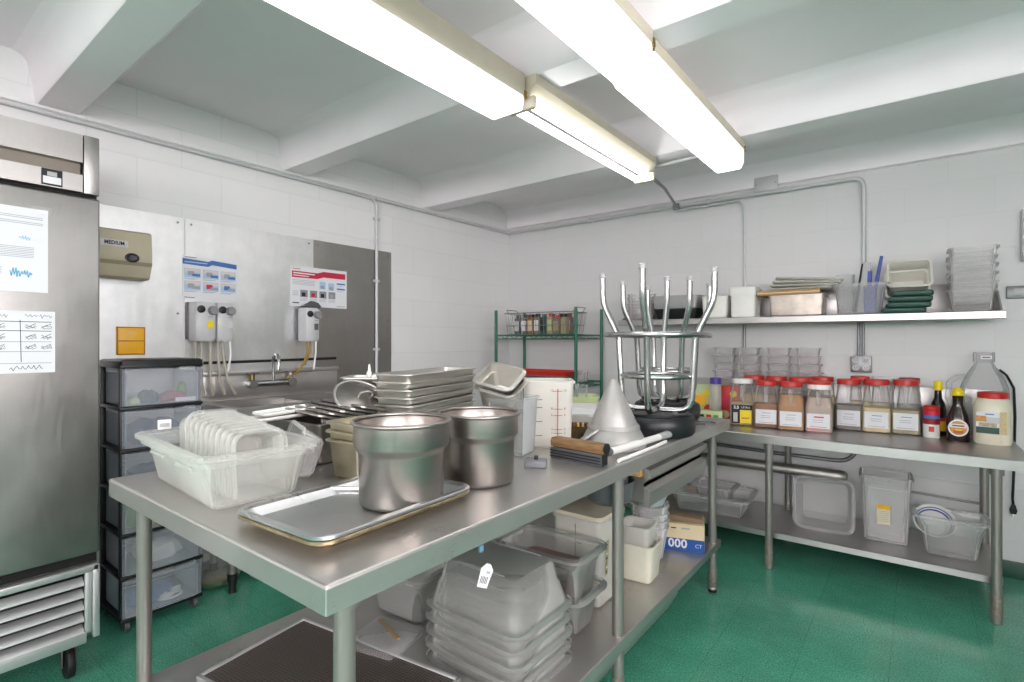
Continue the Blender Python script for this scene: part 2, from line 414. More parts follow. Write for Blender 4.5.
def window(k, n, horiz):  # added out of view to fill the room with soft daylight
    o = bpy.data.objects.new('window_%d' % k, None); COL.objects.link(o); o['kind'] = 'structure'
    m = M(); g = M()
    a0, a1 = (WX0, WX1) if horiz else (RY0, RY1)
    def bx(mm, u0, u1, z0, z1, d, mt): 
        if horiz: mm.box((u0, YF-.06-d, z0), (u1, YF-.06+d, z1), mt)
        else: mm.box((XR+.06-d, u0, z0), (XR+.06+d, u1, z1), mt)
    for i in range(n+1):
        u = a0+(a1-a0)*i/n; bx(m, max(a0, u-.025), min(a1, u+.025), WZ0, WZ1, .03, FRAMEM)
    bx(m, a0, a1, WZ0, WZ0+.05, .03, FRAMEM); bx(m, a0, a1, WZ1-.05, WZ1, .03, FRAMEM)
    m.build('window_frame', o); bx(g, a0, a1, WZ0, WZ1, .003, PANE); g.build('window_pane', o)
    L = bpy.data.lights.new('portal', 'AREA'); L.shape = 'RECTANGLE'; L.size = a1-a0; L.size_y = WZ1-WZ0; L.cycles.is_portal = True
    lo = bpy.data.objects.new('window_portal', L); COL.objects.link(lo); lo['kind'] = 'structure'
    lo.location = ((a0+a1)/2, YF-.005, (WZ0+WZ1)/2) if horiz else (XR+.005, (a0+a1)/2, (WZ0+WZ1)/2)
    lo.rotation_euler = (R(90), 0, 0) if horiz else (R(90), 0, R(90))
    return lo
window(1, 4, True); window(2, 3, False)
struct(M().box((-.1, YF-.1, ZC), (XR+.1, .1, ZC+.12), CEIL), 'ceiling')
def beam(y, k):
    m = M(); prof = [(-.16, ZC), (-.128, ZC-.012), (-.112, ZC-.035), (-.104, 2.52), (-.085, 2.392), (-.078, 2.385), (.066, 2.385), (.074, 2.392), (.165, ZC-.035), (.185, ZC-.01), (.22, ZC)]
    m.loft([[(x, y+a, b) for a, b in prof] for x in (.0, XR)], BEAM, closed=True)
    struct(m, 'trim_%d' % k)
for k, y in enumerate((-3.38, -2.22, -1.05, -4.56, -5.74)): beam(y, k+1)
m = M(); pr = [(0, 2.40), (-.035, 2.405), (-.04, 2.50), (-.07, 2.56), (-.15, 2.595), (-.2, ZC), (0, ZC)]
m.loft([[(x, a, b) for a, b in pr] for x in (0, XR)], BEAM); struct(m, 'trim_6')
struct(M().box((0, -.012, 0), (XR, 0, .095), BASE, .004), 'baseboard_back')
struct(M().box((0, YF, 0), (.012, 0, .095), BASE, .004), 'baseboard_left')
struct(M().box((0, YF, 2.372), (.012, -.04, 2.39), WALL_L, .003), 'trim_7')
struct(M().box((2.9, -.006, .49), (XR, 0, .505), WALL_B, .002), 'trim_8')

# ------------------------------------------------------------------ conduits and electrical
def bendpath(pts, r=.07, n=6):
    P = [Vector(p) for p in pts]; out = [P[0]]
    for a, b, c in zip(P, P[1:], P[2:]):
        d1 = (a-b).normalized(); d2 = (c-b).normalized(); s, e = b+d1*r, b+d2*r
        for i in range(n+1):
            t = i/n; out.append(s*(1-t)**2 + b*2*t*(1-t) + e*t*t)
    out.append(P[-1]); return out
PIPE = mat('painted_pipe', '#c9cacb', .45, .2, var=.03)
GPIPE = mat('galvanised_pipe', '#8c8d8f', .4, .9, var=.08)
t = thing('conduit', 'painted conduit along the left wall top dropping down over the dull steel panel', 'pipe', (.02, -1.595, .95))
m = M(); m.tube(bendpath([(.018, -4.6, 2.352), (.018, -1.595, 2.352), (.018, -1.595, .95)]), .011, PIPE, 10); m.build('pipe', t, True)
m = M()
for z in (1.25, 1.75, 2.2): m.box((.0045, -1.62, z), (.03, -1.57, z+.018), PIPE, .003)
m.build('strap', t, True)
m = M(); m.tube([(.018, -1.6, 2.352), (.018, -.02, 2.352)], .009, PIPE, 10)
solo(m, 'conduit', 'thin painted conduit on the left wall between steel panel and room corner', 'pipe', (.018, -.8, 2.352), world=True)
t = thing('conduit', 'painted conduit running along the back wall and bending down to the steel shelf', 'pipe', (2.869, -.015, 1.66))
m = M(); m.tube(bendpath([(.02, -.055, 2.352), (2.869, -.055, 2.352), (2.869, -.015, 2.2), (2.869, -.015, 1.66)], .06), .013, PIPE, 10); m.build('pipe', t, True)
m = M()
for x in (.9, 1.9, 2.42): m.box((x, -.07, 2.335), (x+.022, -.0365, 2.371), PIPE, .003)
m.build('strap', t, True)
m = M(); m.tube(bendpath([(1.66, -.05, 2.325), (2.155, -.05, 2.325), (2.155, -.01, 2.2), (2.155, -.01, 1.655)], .06), .009, PIPE, 10)
solo(m, 'conduit', 'thinner conduit on the back wall dropping behind the white tubs', 'pipe', (2.155, -.01, 1.655), world=True)
m = M(); m.tube([(1.84, -1.08, 2.345), (1.80, -.62, 2.342), (1.68, -.06, 2.345)], .010, GPIPE, 10); m.box((1.655, -.09, 2.325), (1.70, -.036, 2.37), GPIPE, .004)
solo(m, 'conduit', 'grey conduit from the bare tube light to the back wall', 'pipe', (1.68, -.06, 2.345), world=True)
m = M(); m.tube([(1.90, -1.03, 2.355), (2.30, -1.06, 2.355)], .011, PIPE, 10)
solo(m, 'conduit', 'short white pipe linking the two rows of ceiling lights', 'pipe', (2.1, -1.05, 2.355), world=True)
m = M(); m.box((2.228, -.046, 2.362), (2.378, -.03, 2.468), PIPE, .004)
for x in (2.24, 2.366): m.cyl((x, -.05, 2.415), (x, -.03, 2.415), .004, GPIPE, 8)
solo(m, 'junction_cover', 'painted junction cover plate above the back wall conduit', 'cover plate', (2.3, -.04, 2.415), world=True)
# double outlet under the shelf
t = thing('outlet_box', 'metal double outlet box on the back wall under the steel shelf', 'outlet', (2.855, -.03, 1.17))
m = M(); m.box((2.80, -.045, 1.122), (2.91, -.001, 1.225), GPIPE, .004); m.build('box', t, True)
for i, x in enumerate((2.828, 2.882)):
    m = M()
    for z in (1.198, 1.15):
        m.lathe([(.0001, .052), (.017, .052), (.019, .045)], WHITEP, 16); 
    m.bm.clear()
    for z in (1.197, 1.15):
        fr = at(x, -.046, z) @ FY
        pts = [(fr @ Vector((.019*math.cos(a), .018*math.sin(a), .002))) for a in [2*PI*q/16 for q in range(16)]]
        b2 = [(fr @ Vector((.019*math.cos(a), .018*math.sin(a), 0))) for a in [2*PI*q/16 for q in range(16)]]
        m.loft([b2, pts], LGREY)
        m.rect(fr, -.009, -.002, -.006, .008, INK, .0026); m.rect(fr, .006, -.002, .009, .008, INK, .0026); m.rect(fr, -.002, -.011, .002, -.007, INK, .0026)
    m.build('receptacle', t, True)
for x in (2.842, 2.866):
    m = M(); m.cyl((x, -.02, 1.22), (x, -.02, 1.44), .008, GPIPE, 10); m.build('pipe', t, True)
m = M(); m.tube([(3.50, -.06, 1.16), (3.53, -.035, 1.13), (3.56, -.03, 1.06), (3.565, -.03, .9), (3.56, -.03, .6), (3.555, -.03, .45), (3.558, -.03, .41)], .006, BLACKR, 8)
m.loft([rr(.012, .009, .004, .365, 3.558, -.03), rr(.016, .011, .004, .385, 3.558, -.03), rr(.008, .007, .003, .415, 3.558, -.03)], BLACKR)
for dx in (-.006, .006): m.box((3.558+dx-.0015, -.032, .348), (3.558+dx+.0015, -.028, .366), CHROME)
solo(m, 'power_cord', 'black power cord with plug hanging at the right end of the counter', 'cord', (3.556, -.03, .35), world=True)
m = M(); m.box((3.53, -.022, 1.555), (3.95, -.002, 1.625), GPIPE, .005)
for x in (3.56, 3.66, 3.78): m.box((x, -.027, 1.572), (x+.05, -.02, 1.61), LGREY, .004)
solo(m, 'wall_rail', 'grey metal rail on the back wall right of the shelf', 'rail', (3.7, -.01, 1.56), world=True)
m = M(); m.box((3.588, -.06, 1.757), (3.85, -.001, 2.04), LGREY, .008); m.box((3.60, -.064, 1.775), (3.84, -.058, 2.02), PIPE, .003)
solo(m, 'wall_cabinet', 'grey electrical panel on the back wall at the right edge', 'panel', (3.7, -.03, 1.757), world=True)

# ------------------------------------------------------------------ ceiling lights
def wrap_light(x, y0, y1, z, label, w=.065, ww=.078, sh=.10):
    t = thing('ceiling_light', label, 'light', (x, (y0+y1)/2, 2.385))
    L = y1-y0
    m = M(); m.box((x-ww-.003, y0, z+sh), (x+ww+.003, y1, 2.384), CREAM, .004); m.build('housing', t, True)
    m = M(); pf = [(-ww, z+sh), (-ww, z+.03), (-w, z+.005), (-w+.008, z), (w-.008, z), (w, z+.005), (ww, z+.03), (ww, z+sh)]
    m.loft([[(x+a, yy, b) for a, b in pf] for yy in (y0+.004, y1-.004)], LENSS, seg=[LENSS, LENSS, LENS, LENS, LENS, LENSS, LENSS, LENSS]); m.build('diffuser', t, True, smooth=25)
    for yy in (y0, y1):
        m = M(); m.box((x+ww-.012, yy-.008, z+sh-.01), (x+ww+.008, yy+.008, z+sh+.02), BRASS, .003); m.build('clip', t, True)
    return t
wrap_light(2.33, -2.275, -1.05, 2.24, 'wrapped ceiling light of the right row nearest the back wall')
wrap_light(2.345, -3.52, -2.305, 2.235, 'wrapped ceiling light of the right row nearest the viewer')
wrap_light(1.815, -3.60, -2.335, 2.24, 'long wrapped ceiling light in the left row', .079, .086, .055)
t = thing('ceiling_light', 'bare two-tube ceiling light with no cover in the left row', 'light', (1.86, -1.7, 2.385))
x = 1.868; y0, y1 = -2.315, -1.09
m = M(); pf = [(-.072, 2.384), (-.072, 2.345), (-.03, 2.305), (.03, 2.305), (.072, 2.345), (.072, 2.384)]
m.loft([[(x+a, yy, b) for a, b in pf] for yy in (y0, y1)], CREAM); m.build('housing', t, True, smooth=20)
for dx in (-.038, .038):
    m = M(); m.cyl((x+dx, y0+.03, 2.272), (x+dx, y1-.03, 2.272), .0165, TUBE, 16); m.build('tube', t, True)
for yy in (y0+.012, y1-.012):
    m = M(); m.box((x-.062, yy-.012, 2.252), (x+.062, yy+.012, 2.302), CREAM, .005); m.build('lamp_holder', t, True)
wrap_light(3.9, -5.6, -4.3, 2.24, 'wrapped ceiling light at the right side behind the viewer')  # extra fixtures out of view, added to light the room from behind
wrap_light(1.6, -6.2, -4.9, 2.24, 'wrapped ceiling light at the left side behind the viewer')

# ------------------------------------------------------------------ wall sheets, dispensers, posters
def sheet(y0, y1, z0, z1, mt, label):
    t = thing('steel_panel', label, 'wall panel', (.002, (y0+y1)/2, z0))
    m = M(); m.box((.0005, y0, z0), (.004, y1, z1), mt, .001, 1)
    for y in (y0+.03, y1-.03):
        for z in (z1-.03, (z0+z1)/2): m.lathe([(.0065, 0), (.006, .003), (.001, .004)], GPIPE, 10, (0, 0, 0)) if False else m.cyl((.003, y, z), (.0065, y, z), .006, GPIPE, 10)
    m.build('sheet', t, True)
sheet(-3.6, -2.86, .95, 1.985, SHEET, 'bright steel wall panel behind the drawer tower and towel dispenser')
sheet(-2.855, -2.095, .95, 1.985, SHEET, 'bright steel wall panel between the two posters above the sink')
sheet(-2.09, -1.448, .95, 1.985, SHEETD, 'dull dark steel wall panel right of the sink, crossed by a conduit')

t = thing('towel_dispenser', 'beige towel dispenser with black opening on steel panel beside the fridge', 'dispenser', (.005, -3.16, 1.62))
y0, y1 = -3.36, -3.05
m = M(); pf = [(.005, 1.857), (.10, 1.857), (.125, 1.845), (.135, 1.735), (.13, 1.70), (.10, 1.632), (.085, 1.625), (.005, 1.625)]
m.loft([[(a, yy, b) for a, b in pf] for yy in (y0, y0+.01, y1-.01, y1)], BEIGE)
m.build('cover', t, True, smooth=25)
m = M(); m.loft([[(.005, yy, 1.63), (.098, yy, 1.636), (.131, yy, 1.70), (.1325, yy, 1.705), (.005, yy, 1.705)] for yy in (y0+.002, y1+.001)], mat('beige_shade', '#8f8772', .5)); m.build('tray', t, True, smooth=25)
m = M(); m.lathe([(.030, 0), (.030, .004), (.024, .005), (.02, .002)], BLACK, 24); m.bm.transform(at(.1335, -3.135, 1.722) @ FX @ Matrix.Diagonal((1, .75, 1, 1)) ); m.build('opening', t, True)
fr = at(.1325, -3.205, 1.785) @ FX @ Matrix.Rotation(R(-5), 4, 'X')
m = M(); m.rect(fr, -.055, -.016, .055, .016, LGREY, .001); m.text('MEDIUM', .026, INK, fr, off=.002, bold=.0008, sx=.82); m.build('label', t, True, recalc=False)

t = thing('yellow_sign', 'small yellow two-part plate on the steel panel above the drawer tower', 'sign', (.006, -3.10, 1.25))
m = M(); m.box((.004, -3.165, 1.25), (.016, -3.042, 1.392), YEL, .003)
m.box((.015, -3.163, 1.318), (.018, -3.044, 1.323), YELD)
for a, b in (((.015, -3.163, 1.252), (.018, -3.158, 1.39)), ((.015, -3.049, 1.252), (.018, -3.044, 1.39)), ((.015, -3.163, 1.385), (.018, -3.044, 1.39)), ((.015, -3.163, 1.252), (.018, -3.044, 1.257))): m.box(a, b, YELD)
m.build('plate', t, True)
m = M(); fr = at(.017, -3.104, 1.355) @ FX; m.rect(fr, -.018, -.014, .018, .014, mat('worn_yellow', '#e8bb58', .5)); m.build('label', t, True, recalc=False)

def poster1():
    y0, y1, z0, z1 = -2.868, -2.579, 1.548, 1.783
    m = M(); m.box((.004, y0, z0), (.006, y1, z1), PAPER)
    f = at(.006, y0, z0) @ FX; W, H = y1-y0, z1-z0
    pts = [(0, H-.045), (.13, H-.05), (.15, H-.038), (W-.005, H-.048), (W-.005, H-.022), (.15, H-.012), (.13, H-.022), (0, H-.014)]
    m.poly([f @ Vector((a, b, .0008)) for a, b in pts], BLUE)
    m.rect(f, .01, H-.036, .125, H-.030, BLUEL, .0012)
    m.stroke(f, [(.01, H-.007), (.07, H-.007)], .003, INK)
    for r in range(2):
        for c in range(3):
            u, v = .008+c*.094, .118-r*.068
            m.rect(f, u, v, u+.082, v+.05, BLUEL); m.rect(f, u+.004, v+.03, u+.078, v+.047, mat('poster_beige', '#d9cdc2', .6), .001)
            m.rect(f, u+.018, v+.012, u+.05, v+.036, [BLUE, INKL, REDP][(r+c) % 3] if r else INKL, .0012)
            m.rect(f, u+.04, v+.008, u+.08, v+.022, BLUE if r == 0 else INKL, .0014)
            m.stroke(f, [(u, v-.005), (u+.07, v-.005)], .002, INKL); m.stroke(f, [(u, v-.009), (u+.055, v-.009)], .002, INKL)
    m.stroke(f, [(.008, .01), (.06, .01)], .003, INK)
    solo(m, 'poster', 'white poster with blue header and six pictures on steel panel', 'poster', (.005, -2.72, 1.548), world=True, recalc=False)
poster1()
def poster2():
    y0, y1, z0, z1 = -2.255, -1.841, 1.543, 1.80
    m = M(); m.box((.004, y0, z0), (.007, y1, z1), PAPER)
    f = at(.007, y0, z0) @ FX; W, H = y1-y0, z1-z0
    pts = [(.012, H-.074), (.19, H-.072), (.235, H-.058), (W-.012, H-.058), (W-.012, H-.020), (.235, H-.02), (.19, H-.034), (.012, H-.032)]
    m.poly([f @ Vector((a, b, .0008)) for a, b in pts], REDP)
    m.stroke(f, [(.02, H-.045), (.17, H-.046)], .008, PAPER, .0012); m.stroke(f, [(.02, H-.060), (.13, H-.061)], .006, PAPER, .0012)
    m.stroke(f, [(.015, H-.018), (.07, H-.018)], .004, REDP)
    for k in range(4): m.stroke(f, [(.015, H-.09-k*.009), (.17, H-.09-k*.009)], .0025, INKL)
    for u, v in ((.205, .12), (.27, .115)): m.rect(f, u, v, u+.045, v+.05, BLUEL); m.rect(f, u+.008, v+.005, u+.034, v+.025, INKL, .0012)
    for k in range(4):
        u = .068+k*.068
        m.rect(f, u, .06, u+.052, .106, mat('photo_grey', '#8b8c92', .6)); m.rect(f, u+.01, .065, u+.036, .09, [INK, REDP, INK, INKL][k], .0012)
        for q in range(3): m.stroke(f, [(u, .052-q*.007), (u+.05, .052-q*.007)], .002, INKL)
    for k in range(3): m.stroke(f, [(.015, .095-k*.012), (.055, .095-k*.012)], .003, INKL)
    for v in (.165, .13): m.stroke(f, [(.335, v), (.4, v)], .010, BLUE)
    for v in (.15, .115): m.stroke(f, [(.335, v), (.39, v)], .004, BLUEL)
    m.stroke(f, [(.015, .022), (.06, .022)], .006, INK); m.stroke(f, [(.335, .012), (.4, .012)], .004, INKL)
    solo(m, 'poster', 'white poster with red header and small photos on steel panel', 'poster', (.005, -2.05, 1.543), world=True, recalc=False)
poster2()
def disp_unit(t, y0, y1, lab):
    yc = (y0+y1)/2
    m = M(); m.loft([[(.03, y0, z), (.115, y0+.004, z), (.125, y0+.02, z), (.125, y1-.02, z), (.115, y1-.004, z), (.03, y1, z)] if 1.335 < z < 1.515 else [(.03, y0+.004, z), (.105, y0+.01, z), (.112, y0+.022, z), (.112, y1-.022, z), (.105, y1-.01, z), (.03, y1-.004, z)] for z in (1.318, 1.336, 1.514, 1.53)], LGREY); m.build('body', t, True)
    m = M(); m.lathe([(.024, 0), (.024, .02), (.019, .028)], GREYK, 20); m.bm.transform(at(.125, y1-.024, 1.485) @ FX); m.build('knob', t, True)
    m = M(); m.lathe([(.020, 0), (.020, .006), (.014, .008)], BLACK, 20); m.bm.transform(at(.125, y0+.026, 1.49) @ FX); m.build('button', t, True)
    m = M(); f = at(.125, yc+.02, 1.41) @ FX; m.rect(f, -.014, -.02, .014, .02, lab, .001); m.stroke(f, [(-.012, .04), (.012, .04)], .005, INKL); m.build('label', t, True, recalc=False)
t = thing('chemical_dispenser', 'double grey chemical dispenser with hoses under the blue poster', 'dispenser', (.005, -2.73, 1.31))
m = M(); m.box((.004, -2.855, 1.33), (.032, -2.66, 1.53), DGREY, .004); m.build('back_plate', t, True)
disp_unit(t, -2.848, -2.742, YELCAP); disp_unit(t, -2.739, -2.65, LGREY)
for y, mt, e in ((-2.83, HOSE, -2.825), (-2.80, HOSE, -2.805), (-2.755, HOSE, -2.76), (-2.715, HOSE, -2.70), (-2.69, HOSE, -2.64)):
    m = M(); m.tube([(.07, y, 1.33), (.075, y, 1.25), (.08, (y+e)/2, 1.1), (.12, e, 1.02)], .009 if y != -2.71 else .007, mt, 8); m.build('hose', t, True)
m = M(); m.tube([(.10, -2.665, 1.33), (.105, -2.66, 1.24), (.10, -2.675, 1.15)], .006, WHITEP, 8); m.build('hose', t, True)
t = thing('chemical_dispenser', 'single grey chemical dispenser under the red poster', 'dispenser', (.005, -2.14, 1.31))
m = M(); m.box((.004, -2.22, 1.33), (.032, -2.12, 1.52), DGREY, .004); m.build('back_plate', t, True)
disp_unit(t, -2.215, -2.118, DGREY)
m = M(); m.loft([rr(.035, .05, .02, 1.528, .07, -2.15), rr(.045, .06, .03, 1.54, .07, -2.15), rr(.03, .03, .02, 1.565, .06, -2.13), rr(.01, .01, .005, 1.575, .06, -2.14)], DGREY); m.build('cloth', t, True)
m = M(); m.tube([(.07, -2.18, 1.33), (.08, -2.18, 1.25), (.085, -2.205, 1.18), (.08, -2.26, 1.12), (.075, -2.32, 1.09)], .008, HOSEY, 8); m.build('hose', t, True)
m = M(); m.tube([(.07, -2.155, 1.33), (.08, -2.16, 1.25), (.08, -2.20, 1.17)], .007, HOSEY, 8); m.build('hose', t, True)
m = M(); m.tube([(.1, -2.135, 1.33), (.1, -2.135, 1.24), (.1, -2.15, 1.14)], .006, WHITEP, 8); m.build('hose', t, True)

# ------------------------------------------------------------------ sink
t = thing('sink', 'stainless steel sink with tall backsplash against the left wall', 'sink', (.2, -2.3, 0))
SY0, SY1, SX = -2.80, -1.55, .44
m = M(); m.box((.004, SY0, .98), (.03, -1.93, 1.13), STEELY, .004); m.box((.004, SY0, 1.125), (.05, -1.93, 1.15), STEELY, .004); m.build('backsplash', t, True)
# basin: open box with walls and a rim
def frame_rings(x0, x1, y0, y1, z, r=.02): return rr((x1-x0)/2, (y1-y0)/2, r, z, (x0+x1)/2, (y0+y1)/2)
m = M(); m.loft([frame_rings(.03, SX-.02, SY0+.02, SY1-.02, .70), frame_rings(.03, SX-.02, SY0+.02, SY1-.02, .965), frame_rings(.025, SX, SY0, SY1, .965), frame_rings(.025, SX, SY0, SY1, .98),
                 frame_rings(.06, SX-.03, SY0+.05, SY1-.03, .98), frame_rings(.065, SX-.035, SY0+.055, SY1-.035, .72)], STEELY); m.build('basin', t, True)
m = M(); m.box((.06, -2.32, .75), (SX-.035, -2.30, .965), STEELY, .003); m.build('divider', t, True)
for (x, y) in ((.29, -2.735), (.29, -1.62), (.07, -2.735), (.07, -1.62)):
    m = M(); m.cyl((x, y, .06), (x, y, .71), .02, LEGM, 16); m.build('leg', t, True)
    m = M(); m.lathe([(.024, .1), (.024, .07), (.018, .03), (.02, .0)][::-1], BLACK, 16, (x, y, 0)); m.build('foot', t, True)
t = thing('faucet', 'chrome wall faucet with gooseneck spout over the sink', 'faucet', (.03, -2.36, 1.06))
m = M(); m.cyl((.055, -2.53, 1.068), (.055, -2.27, 1.068), .019, CHROME, 14)
for y in (-2.52, -2.28): m.cyl((.030, y, 1.068), (.085, y, 1.068), .026, CHROME, 14)
m.build('body', t, True)
m = M(); m.tube([(.055, -2.39, 1.075), (.055, -2.39, 1.15)]+[(.055+.05-.05*math.cos(R(a)), -2.39-.02*a/180, 1.19+.05*math.sin(R(a))) for a in range(0, 181, 20)]+[(.155, -2.412, 1.15)], .010, CHROME, 10); m.build('spout', t, True)
for y, mt in ((-2.52, BRASS), (-2.28, CHROME)):
    m = M(); m.cyl((.06, y, 1.08), (.06, y, 1.13), .014, mt, 12); m.obox(at(.085, y-.01, 1.133) @ Matrix.Rotation(R(20), 4, 'Z'), (.02, .085, .012), CHROME, .004); m.build('handle', t, True)
m = M(); m.tube([(.012, -2.80, 1.198), (.012, -2.4, 1.2), (.012, -1.93, 1.204)], .008, BLACKR, 8)
solo(m, 'cable', 'black cable along the steel panel just above the sink backsplash', 'cable', (.012, -2.4, 1.2), world=True)
m = M(); m.lathe([(.10, 0), (.105, .01), (.125, .26), (.13, .262), (.13, .27), (.122, .27), (.10, .02)], plastic('green_tinted_tub', '#7fb7a4', .6, .3), 28)
solo(m, 'bucket', 'pale green bucket on the floor under the sink', 'bucket', (.23, -2.50, 0))
m = M(); m.lathe([(.07, 0), (.11, .03), (.115, .05), (.09, .06)], PANTAN, 28); m.lathe([(.09, .06), (.10, .12), (.098, .2), (.085, .2)], CLOUD, 28)
solo(m, 'mixing_bowl', 'stacked bowls on the floor between drawer tower and sink leg', 'bowl', (.12, -2.74, 0))

# ------------------------------------------------------------------ fridge
FXF = .60
t = thing('refrigerator', 'tall stainless steel reach-in refrigerator with louvred base at the left edge', 'refrigerator', (.30, -3.76, 0))
Y0, Y1 = -4.14, -3.38
m = M(); m.box((.03, Y0, .165), (FXF-.03, Y1, 2.115), FRIDGE, .004); m.build('cabinet', t, True)
m = M(); pf = [(FXF-.03, 2.118), (FXF, 2.112), (FXF, 2.006), (FXF-.04, 2.003), (FXF-.045, 1.957), (FXF, 1.957), (FXF, 1.892), (FXF-.03, 1.888)]
m.loft([[(a, yy, b) for a, b in pf] for yy in (Y0, Y1-.052)], FRIDGE); m.box((FXF-.032, Y0, 1.955), (FXF-.026, Y1-.054, 2.006), mat('slot_paint', '#7d7468', .5)); m.build('top_panel', t, True, smooth=20)  # brownish box stands in for light reflected inside the steel slot
m = M(); m.box((FXF-.03, Y1-.049, 1.888), (FXF+.001, Y1, 2.114), FRIDGE, .004); m.build('corner_panel', t, True)
m = M(); f = at(FXF+.001, -3.523, 1.926) @ FX
m.box((FXF-.001, -3.553, 1.896), (FXF+.003, -3.493, 1.956), INK, .001)
f = at(FXF+.003, -3.523, 1.926) @ FX; m.rect(f, -.026, -.024, .026, .002, PAPER); m.rect(f, -.014, .004, .014, .02, GREYP); m.build('name_plate', t, True)
m = M(); m.box((FXF-.03, Y0, .497), (FXF+.008, Y1, 1.872), FRIDGE, .008, 3); m.build('door', t, True)
m = M(); m.box((FXF-.045, Y0, 1.872), (FXF-.028, Y1-.003, 1.889), DARK); m.build('gasket', t, True)  # dark strip painted as the shade in the gap above the door
m = M(); m.box((FXF-.045, Y0, .455), (FXF-.028, Y1-.003, .5), DARK); m.build('gasket', t, True)  # dark strip painted as the shade in the gap below the door
m = M(); m.box((FXF-.02, Y0, .425), (FXF+.008, Y1, .452), ALU, .006); m.box((FXF-.02, Y1-.022, .168), (FXF+.008, Y1, .45), ALU, .004); m.box((FXF-.02, Y1-.045, .19), (FXF, Y1-.024, .43), ALU, .004)
m.box((FXF-.02, Y0, .155), (FXF+.004, Y1-.04, .195), ALU, .004); m.box((FXF-.04, Y0, .19), (FXF-.03, Y1-.04, .43), DARK)
for k in range(5):
    z = .392-k*.046
    m.obox(at(FXF-.012, (Y0+Y1-.045)/2, z) @ Matrix.Rotation(R(38), 4, 'Y'), (.042, Y1-Y0-.05, .005), ALU, .0015)
m.build('grille', t, True)
for (x, y) in ((.50, Y1-.075), (.50, Y0+.075), (.12, Y1-.075), (.12, Y0+.075)):
    m = M(); m.box((x-.03, y-.03, .148), (x+.03, y+.03, .166), GPIPE, .003)
    for s in (-1, 1): m.box((x-.02, y+s*.022-.003, .05), (x+.02, y+s*.022+.003, .15), GPIPE, .002)
    m.build('caster_fork', t, True)
    m = M(); m.lathe([(.045, -.014), (.06, -.012), (.0625, -.006), (.0625, .006), (.06, .012), (.045, .014)], BLACKR, 24); m.bm.transform(at(x, y, .0625) @ Matrix.Rotation(R(90), 4, 'X')); m.build('caster_wheel', t, True)
def scribble(m, f, u, v, w, h, n, mt, lw=.0016):
    pts = [(u+w*i/n, v+h*(.5*math.sin(i*2.1)+random.uniform(-.4, .4))) for i in range(n+1)]; m.stroke(f, pts, lw, mt)
m = M(); px = FXF+.0095; y0, y1, z0, z1 = -3.74, -3.536, 1.496, 1.798
m.box((px-.001, y0, z0), (px, y1, z1), PAPER); f = at(px, y0, z0) @ FX
for k in range(4): m.stroke(f, [(.02, .272-k*.006-(.008 if k > 1 else 0)), (.19, .27-k*.006-(.008 if k > 1 else 0))], .002, INKL)
for k in range(7): m.stroke(f, [(.02, .16-k*.006), (.165, .16-k*.006)], .0018, INKL)
for k in range(5): m.stroke(f, [(.02, .085-k*.006), (.08, .085-k*.006)], .0018, INKL)
scribble(m, f, .125, .195, .03, .012, 12, CYAN); scribble(m, f, .10, .068, .06, .02, 24, CYAN, .003)
f2 = at(px+.0002, y0, z0) @ FX; m.rect(f2, .16, .285, .215, .315, plastic('tape', '#ffffff', .2, .2), .0004)
solo(m, 'notice_paper', 'printed paper notice with blue signatures taped high on the fridge door', 'notice', (px, -3.63, 1.496), world=True, recalc=False)
m = M(); y0, y1, z0, z1 = -3.74, -3.516, 1.205, 1.428
m.box((px-.001, y0, z0), (px, y1, z1), PAPER); f = at(px, y0, z0) @ FX; W = y1-y0
for v in (.185, .152, .113, .078, .036): m.stroke(f, [(.0, v), (W-.01, v-.001)], .0022, INK if v > .15 else INKL)
m.stroke(f, [(.128, .19), (.131, .04)], .002, INK); m.stroke(f, [(.05, .19), (.053, .04)], .002, INK)
for u in (.01, .06, .14, .18): scribble(m, f, u, .205, .035, .010, 9, INK, .0012)
for r in range(4):
    for u in (.01, .06, .142, .185):
        if (r+int(u*100)) % 4 == 1: continue
        v = .168-r*.037
        m.stroke(f, [(u, v-.006), (u+.028, v+.010)], .0016, INK); scribble(m, f, u, v, .03, .008, 8, INK, .0012); scribble(m, f, u+.002, v-.006, .026, .006, 8, INK, .0012)
scribble(m, f, .10, .018, .09, .012, 18, INK, .0016); scribble(m, f, .01, .018, .06, .010, 12, INK, .0016)
solo(m, 'schedule_sheet', 'handwritten grid sheet taped low on the fridge door', 'paper', (px, -3.62, 1.205), world=True, recalc=False)

